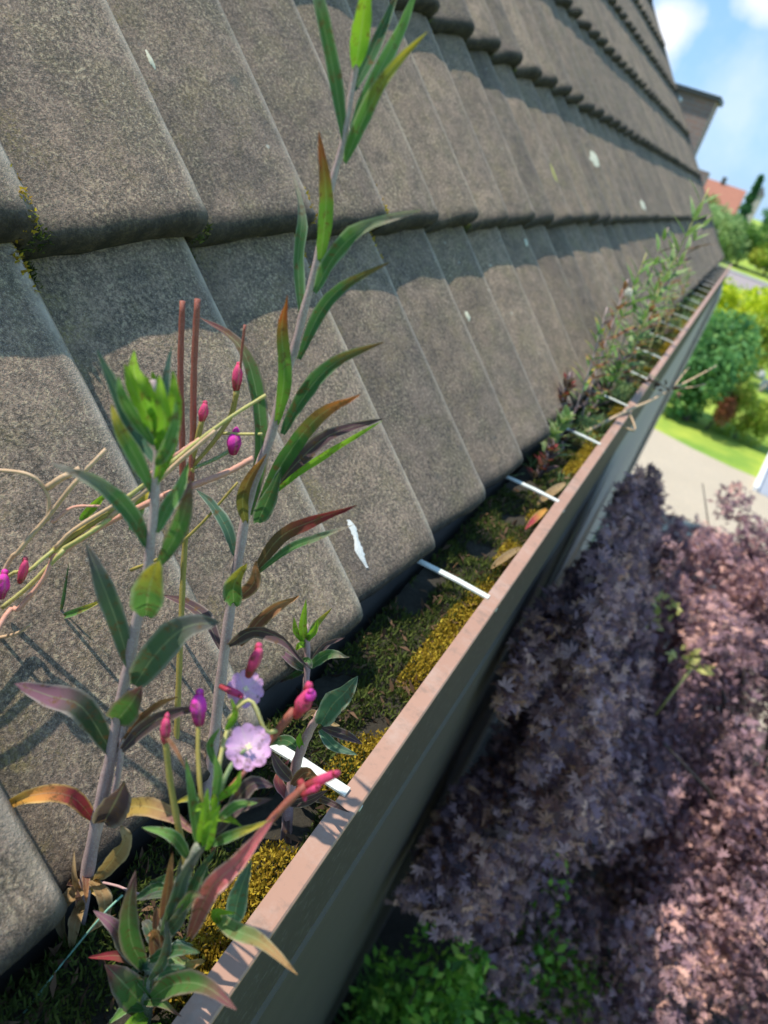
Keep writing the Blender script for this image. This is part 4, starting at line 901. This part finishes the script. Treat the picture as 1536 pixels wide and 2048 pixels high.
# moss cushions and grit caught where one course of tiles lies on the next
def lip_moss(n, seed, c0, c1, ymax, u0, u1, spread, sc):
    rg = random.Random(seed); out = []
    while len(out) < n:
        ti = int(rg.random()**1.8*ymax/.3); u = u0+(u1-u0)*rg.random(); ci = rg.randint(c0, c1); y = Y0+.3*(ti+3)+.3*u
        if noise.noise(Vector((y*6, ci*5.1, seed))) < -.05: continue
        out.append(drop(rp(ci*GA-.012+rg.gauss(0, 1)*spread, 0, y), .001))
    return out
tag(leaf_cloud('tile_moss', lip_moss(5200, 3, 1, 2, 6, 0, .16, .014, 1), .008, FM['moss'], shape='blade', flat=.4, updir=(.7, 0, .7), asp=.3, seed=31), 'dark moss lodged in the dips of the tile edges', 'moss', kind='stuff')
tag(leaf_cloud('tile_moss', lip_moss(1500, 5, 1, 1, 3, -.1, .04, .03, 1), .006, FM['mossy'], shape='blade', flat=.4, updir=(.7, 0, .7), asp=.5, seed=32), 'yellowish moss crumbs along the tile joints', 'moss', kind='stuff')
# ------------------------------------------------------------ the garden below and beyond
def tree(name, label, base, h, crown_c, crown_r, leafm, n, lsize, seed, cat='tree', bark=None, lumps=14, group=None, shape='leaf', asp=.5, tr=.09, stems=1, lump=.42, limbs=6, extra=None, keep=None, shell=.5):
    T = empty(name, base, label, cat, group); rg = random.Random(seed); b = Vector(base); cc = Vector(crown_c)
    mb = MB()
    for s in range(stems):
        o = Vector((rg.uniform(-1, 1), rg.uniform(-1, 1), 0))*.12*(stems > 1)
        fork = b.lerp(cc, .55)+o*2
        mb.tube(spline([b+o, b.lerp(fork, .5)+o+Vector((rg.uniform(-.05, .05), 0, 0)), fork], 8), [tr*(1-.45*i/7) for i in range(8)], 8)
        for k in range(limbs):
            e = cc+Vector((rg.uniform(-.7, .7)*crown_r[0], rg.uniform(-.7, .7)*crown_r[1], rg.uniform(-.3, .75)*crown_r[2]))
            mb.tube(spline([fork, fork.lerp(e, .5)+Vector((0, 0, .08*h)), e], 7), [tr*.45*(1-.85*i/6) for i in range(7)], 6)
    mb.build('trunk', bark or M_BARK, T)
    pts, cl = blob_points(crown_c, crown_r, n, seed, lumps=lumps, lump=lump, shell=shell)
    for (c2, r2, n2, sd2) in (extra or ()):
        p2, l2 = blob_points(c2, r2, n2, sd2, lumps=55, lump=.22, shell=shell); pts = np.concatenate([pts, p2]); cl = np.concatenate([cl, l2])
    pts[:, 2] = np.maximum(pts[:, 2], b.z+.03)
    if keep is not None: k_ = keep(pts); pts, cl = pts[k_], cl[k_]
    leaf_cloud('crown', pts, lsize, FM[leafm], T, shape=shape, asp=asp, seed=seed, clump=cl)
    return T
def gpos(px, py, z=0):
    r = ray(px, py); r = r*((z-CZ)/r[2]); return (r[0], r[1], z)
# purple-leaved tree beside the house
def mkeep(p):
    zr = CZ-p[:, 2]; jit = np.array([noise.noise(Vector((a_*2.2, b_*2.2, c_*2.2))) for a_, b_, c_ in p])
    return (zr/np.maximum(p[:, 1], .1) < 1.17+.66*p[:, 0]/zr+.30*jit) & (p[:, 0] > -.11) & (p[:, 0] < -.12+.46*(zr-.74)+np.where((p[:, 1] > 4.2+1.2*jit) | (zr > 2.3+.8*jit), 9, 0))
tree('maple_tree', 'wine-red leaved tree filling the ground beside the house, half in the house shadow', (1.7, 4.6, 0), 3, (1.95, 5.1, 2.15), (2.2, 2.6, 1.65), 'maple', 56000, .038, 11, lumps=150, extra=[((.16, 3.0, CZ-1.72), (.36, 1.5, .98), 20000, 91), ((.1, 2.5, 2.7), (.3, .8, .9), 7000, 96), ((.5, 3.9, 3.0), (.7, 1.1, .9), 12000, 92), ((.75, 5.3, 3.1), (.75, 1.0, .75), 9000, 93), ((.95, 3.6, 2.0), (1.0, 1.2, .9), 14000, 94), ((.3, 2.9, 1.9), (.4, .9, .7), 6000, 95)], keep=mkeep, shell=.25, shape='star', lump=.17, stems=3, tr=.06, limbs=12)
def spray(label, base, h, seed):
    T = empty('shrub', base, label, 'shrub', 'small bushes under the red-leaved tree'); return T
for (x, y, h, r, lm, sz, nn, lb) in ((.22, 2.45, 2.35, .34, 'lush', .055, 1700, 'fresh green leafy bush against the house wall'), (.66, 3.05, 2.3, .46, 'lush', .05, 2200, 'fresh green leafy bush under the front of the red-leaved tree'),
        (1.2, 3.1, 1.9, .52, 'lush', .05, 2000, 'green leafy bush further out under the red-leaved tree'), (1.75, 3.1, 1.3, .5, 'green', .05, 1800, 'low green bush right of the leafy bushes'), (.25, 1.85, 1.6, .36, 'green', .05, 1500, 'low green bush at the foot of the wall, lowest in the picture')):
    tree('shrub', lb, (x, y, 0), h, (x, y, h*.62), (r, r, h*.42), lm, nn, sz, int(x*100+y*37), cat='shrub', tr=.02, lumps=30, lump=.3, group='bushes under the red-leaved tree', asp=.55)
gp_ = np.stack([RNG.uniform(-.05, 3.2, 9000), RNG.uniform(1.6, 3.6, 9000), np.full(9000, .0)], 1)
tag(leaf_cloud('grass', gp_, .42, FM['grass'], shape='blade', flat=.55, updir=(.1, -.2, 1), asp=.03, seed=21), 'long rough grass below the bushes at the bottom', 'grass', kind='stuff')
# yellow blossoms / pale leaves in the red tree
for (px, py, z, lb) in ((1300, 1225, 3.35, 'pale yellow-green leaf cluster in the red-leaved tree, upper of two'), (1370, 1335, 3.25, 'pale yellow-green leaf cluster in the red-leaved tree, lower of two')):
    r = ray(px, py); r = r*((z-CZ)/r[2]); p, _ = blob_points((r[0], r[1], z+.05), (.13, .13, .08), 34, int(px))
    S_ = empty('shoot', (r[0], r[1], z-.35), lb, 'shoot', 'pale shoots growing through the red-leaved tree'); mb = MB(); mb.tube([(r[0], r[1], z-.35), (r[0]+.03, r[1], z+.02)], .008, 6); mb.build('stem', SM['yelgreen'], S_)
    leaf_cloud('leaves', p, .055, FM['yspot'], S_, asp=.6, seed=int(px))
# beyond the gravel: bushes and trees
tree('conifer_bush', 'bluish green dense tree standing beyond the far corner of the house', (.55, 22.6, 0), 3.4, (.5, 23.0, 1.55), (1.15, 1.3, 1.65), 'mid', 9000, .16, 31, cat='tree', lumps=26, tr=.1)
tree('shrub', 'orange and yellow-green round bush on the lawn edge with a red left side', (1.95, 22.9, 0), 1.5, (1.85, 22.8, .85), (.85, .7, .85), 'lime', 3800, .11, 32, cat='shrub', tr=.03)
tree('shrub', 'small dark red bush leaning on the yellow-green round bush', (1.15, 22.6, 0), 1.2, (1.28, 22.5, .75), (.42, .4, .5), 'red', 1500, .10, 33, cat='shrub', tr=.03)
tree('tree', 'yellow-green bushy tree behind the bluish tree at the house corner', (1.7, 28.6, 0), 3, (1.7, 28.6, 1.9), (1.0, 1.0, 1.3), 'lime', 3800, .15, 34, tr=.06)
tree('tree', 'pale green round tree at the right edge behind the yellow bush', (4.1, 27.5, 0), 3, (4.3, 27.3, 1.5), (1.2, 1.2, 1.5), 'pale', 4200, .15, 35, tr=.06)
tree('tree', 'large bright yellow tree on a slim trunk in the garden beyond', (2.6, 31.0, 0), 4, (3.4, 32.0, 2.6), (2.3, 2.2, 1.5), 'yellow', 9500, .20, 36, bark=M_BARKL, tr=.07, lumps=22)
tree('shrub', 'low orange-brown bush between lawn and grey path', (3.9, 24.2, 0), .8, (3.9, 24.2, .35), (1.2, .7, .4), 'redyel', 2600, .10, 37, cat='shrub', tr=.02)
tree('shrub', 'small green bush at the foot of the pale green tree', (3.2, 25.2, 0), 1, (3.2, 25.2, .45), (.7, .6, .5), 'green', 2000, .11, 38, cat='shrub', tr=.02)
tree('shrub', 'reddish low bush beside the gable end far down the garden', (.55, 33, 0), 1, (.6, 33, .9), (.9, .8, .55), 'redyel', 1500, .14, 39, cat='shrub', tr=.02)
tree('shrub', 'yellow-green hedge bush left of the bright yellow tree', (.7, 40, 0), 2, (.8, 40, 1.5), (1.5, 1.2, 1.4), 'yellow', 3200, .2, 40, cat='shrub', tr=.05)
for i, (x, y, h, r, lm, lb) in enumerate([(-3.2, 96, 5.4, 3.4, 'pale', 'light green tree at the left end of the row behind the street'), (-.5, 98, 4.6, 3.2, 'green', 'mid green tree second from the left in the row behind the street'), (2.6, 97, 4.2, 3.0, 'lime', 'yellowish tree in the middle of the row behind the street'), (5.4, 96, 3.8, 3.0, 'green', 'green tree at the right end of the row behind the street'), (-6.5, 99, 5.6, 3.4, 'green', 'green tree partly hidden by the house at the end of the street row')]):
    tree('tree', lb, (x, y, 0), h, (x, y, h*.5), (r, r, h*.52), lm, 3600, .42, 60+i, tr=.15, group='trees behind the street')
for i, (x, y, h, r, lb) in enumerate([(3, 170, 8, 5, 'dark tree mass on the horizon at the right edge'), (9, 175, 7.6, 5, 'dark tree further right on the horizon'), (-10, 185, 7.4, 5.0, 'dark tree on the horizon right of the red roof'), (-20, 190, 7.4, 4, 'dark tree on the horizon left of the red roof')]):
    tree('tree', lb, (x, y, 0), h, (x, y, h*.6), (r, r, h*.42), 'dark', 2600, .8, 70+i, tr=.3, group='dark trees on the horizon')
# tall conifer
T = empty('conifer', (-2.7, 118, 0), 'tall narrow dark conifer against the sky right of the red roof', 'tree'); mb = MB(); mb.tube([(-2.7, 118, 0), (-2.6, 118, 9.4)], [.25, .04], 8); mb.build('trunk', M_BARK, T)
n = 5200; z = RNG.random(n)**.8; lay = .55+.45*np.sin(z*38+RNG.random(n)*.8); an = RNG.random(n)*6.283; rad = (1-z)*1.35*lay*RNG.random(n)**.4+.08
leaf_cloud('crown', np.stack([-2.65+rad*np.cos(an), 118+rad*np.sin(an), 1.2+z*8.4], 1), .42, FM['dark'], T, seed=77, flat=.2, updir=(0, 0, 1))
# neighbour houses
M_RT = simple('red_roof_tiles', (.36, .15, .10), .9, .25, 2.5, .4, .05); M_PL = simple('plaster_cream', (.60, .56, .50), .9, .1, 1); M_GL = simple('window_dark', (.03, .04, .05), .15, .1, 3, 0); M_RT2 = simple('brown_roof_tiles', (.40, .21, .13), .9, .25, 2.5, .4, .05)
def nhouse(name, label, x, y, w_, d_, he, hr, rm, axis='x', ang=0):
    H = empty(name, (x, y, 0), label, 'house')
    mb = MB(); mb.box((x-w_/2, y-d_/2, 0), (x+w_/2, y+d_/2, he)); mb.build('wall', M_PL, H, smooth=False)
    mb = MB(); o = .35; X0, X1, Y0_, Y1_ = x-w_/2-o, x+w_/2+o, y-d_/2-o, y+d_/2+o; th = .18
    for dz in (0,):
        v = [(X0, Y0_, he), (X1, Y0_, he), (X1, Y1_, he), (X0, Y1_, he), (X0+.0, y, hr), (X1, y, hr)]
        v2 = [(a_, b_, c_+th) for a_, b_, c_ in v]
        mb.add(v2, [(0, 1, 5, 4), (3, 4, 5, 2)]); mb.add(v, [(0, 4, 5, 1), (3, 2, 5, 4), (0, 3, 4), (1, 5, 2)])
        mb.add([v[0], v[1], v2[1], v2[0]], [(0, 1, 2, 3)]); mb.add([v[1], v[5], v2[5], v2[1]], [(0, 1, 2, 3)]); mb.add([v[0], v[4], v2[4], v2[0]], [(3, 2, 1, 0)])
    rf = mb.build('roof', rm, H, smooth=False)
    mb = MB(); mb.box((x-.3, y-.3, hr-.3), (x+.4, y+.3, hr+1.1)); mb.build('chimney', M_BRICK, rf, smooth=False)
    for k in range(3):
        xx = x-w_/3+k*w_/3; mb = MB(); mb.box((xx-.6, y-d_/2-.03, he-1.9), (xx+.6, y-d_/2+.05, he-.6)); wn = mb.build('window', M_WHITE, H, smooth=False)
        mb = MB(); mb.box((xx-.5, y-d_/2-.045, he-1.8), (xx+.5, y-d_/2-.031, he-.7)); mb.build('pane', M_GL, wn, smooth=False)
    return H
nhouse('house', 'house with a red tiled roof on the horizon beyond the gutter end', -8.6, 150, 7.5, 7, 4.2, 8.0, M_RT)
nhouse('house', 'long low house with a brown tiled roof behind the street trees at the right', 8.5, 112, 14, 8, 1.9, 4.3, M_RT2)
# pale tower right of the conifer
Tw = empty('tower', (-3.2, 205, 0), 'pale grey tower right of the tall conifer', 'tower'); mb = MB(); mb.box((-4.1, 204, 0), (-2.3, 206, 9.2)); mb.build('wall', simple('tower_plaster', (.50, .43, .40), .9, .1, 1), Tw, smooth=False)
mb = MB(); mb.add([(-4.3, 203.8, 9.2), (-2.1, 203.8, 9.2), (-2.1, 206.2, 9.2), (-4.3, 206.2, 9.2), (-3.2, 205, 11.2)], [(0, 1, 4), (1, 2, 4), (2, 3, 4), (3, 0, 4), (3, 2, 1, 0)]); mb.build('roof', M_LEAD, Tw, smooth=False)
# garden bench by the yellow tree
bx, by = 1.1, 37.5
Bn = empty('garden_bench', (bx, by, 0), 'dark grey garden bench on the lawn left of the bright yellow tree', 'bench'); M_DG = simple('dark_grey_paint', (.10, .11, .13), .6, .1, 10, 0)
mb = MB()
for k in range(4): mb.box((bx-.75, by-.25+k*.13, .43), (bx+.75, by-.15+k*.13, .46))
mb.build('seat', M_DG, Bn, smooth=False); mb = MB()
for k in range(3): mb.box((bx-.75, by+.28, .55+k*.13), (bx+.75, by+.31, .65+k*.13))
mb.build('backrest', M_DG, Bn, smooth=False)
for sx in (-1, 1):
    for sy in (-.22, .26):
        mb = MB(); mb.box((bx+sx*.68-.03, by+sy-.03, 0), (bx+sx*.68+.03, by+sy+.03, .43 if sy < 0 else .92)); mb.build('leg', M_DG, Bn, smooth=False)
# pale boulders
M_ROCK = simple('pale_boulder', (.50, .50, .52), .9, .2, 6, .5, .02)
for i, (px, py, s_z, lb) in enumerate([(1510, 742, .34, 'larger pale boulder at the foot of the yellow tree'), (1530, 765, .26, 'smaller tan-sided boulder right of the larger one')]):
    g0 = gpos(px, py+12); me = bpy.data.meshes.new('boulder'); import bmesh; bm = bmesh.new(); bmesh.ops.create_icosphere(bm, subdivisions=3, radius=s_z)
    for v in bm.verts: v.co *= 1+.35*noise.noise(v.co*3.1+Vector((i*5, 0, 0))); v.co.z *= .8
    bm.to_mesh(me); bm.free(); o = link('boulder', me, M_ROCK); o.location = (g0[0], g0[1], s_z*.55); tag(o, lb, 'boulder', 'boulders under the yellow tree')
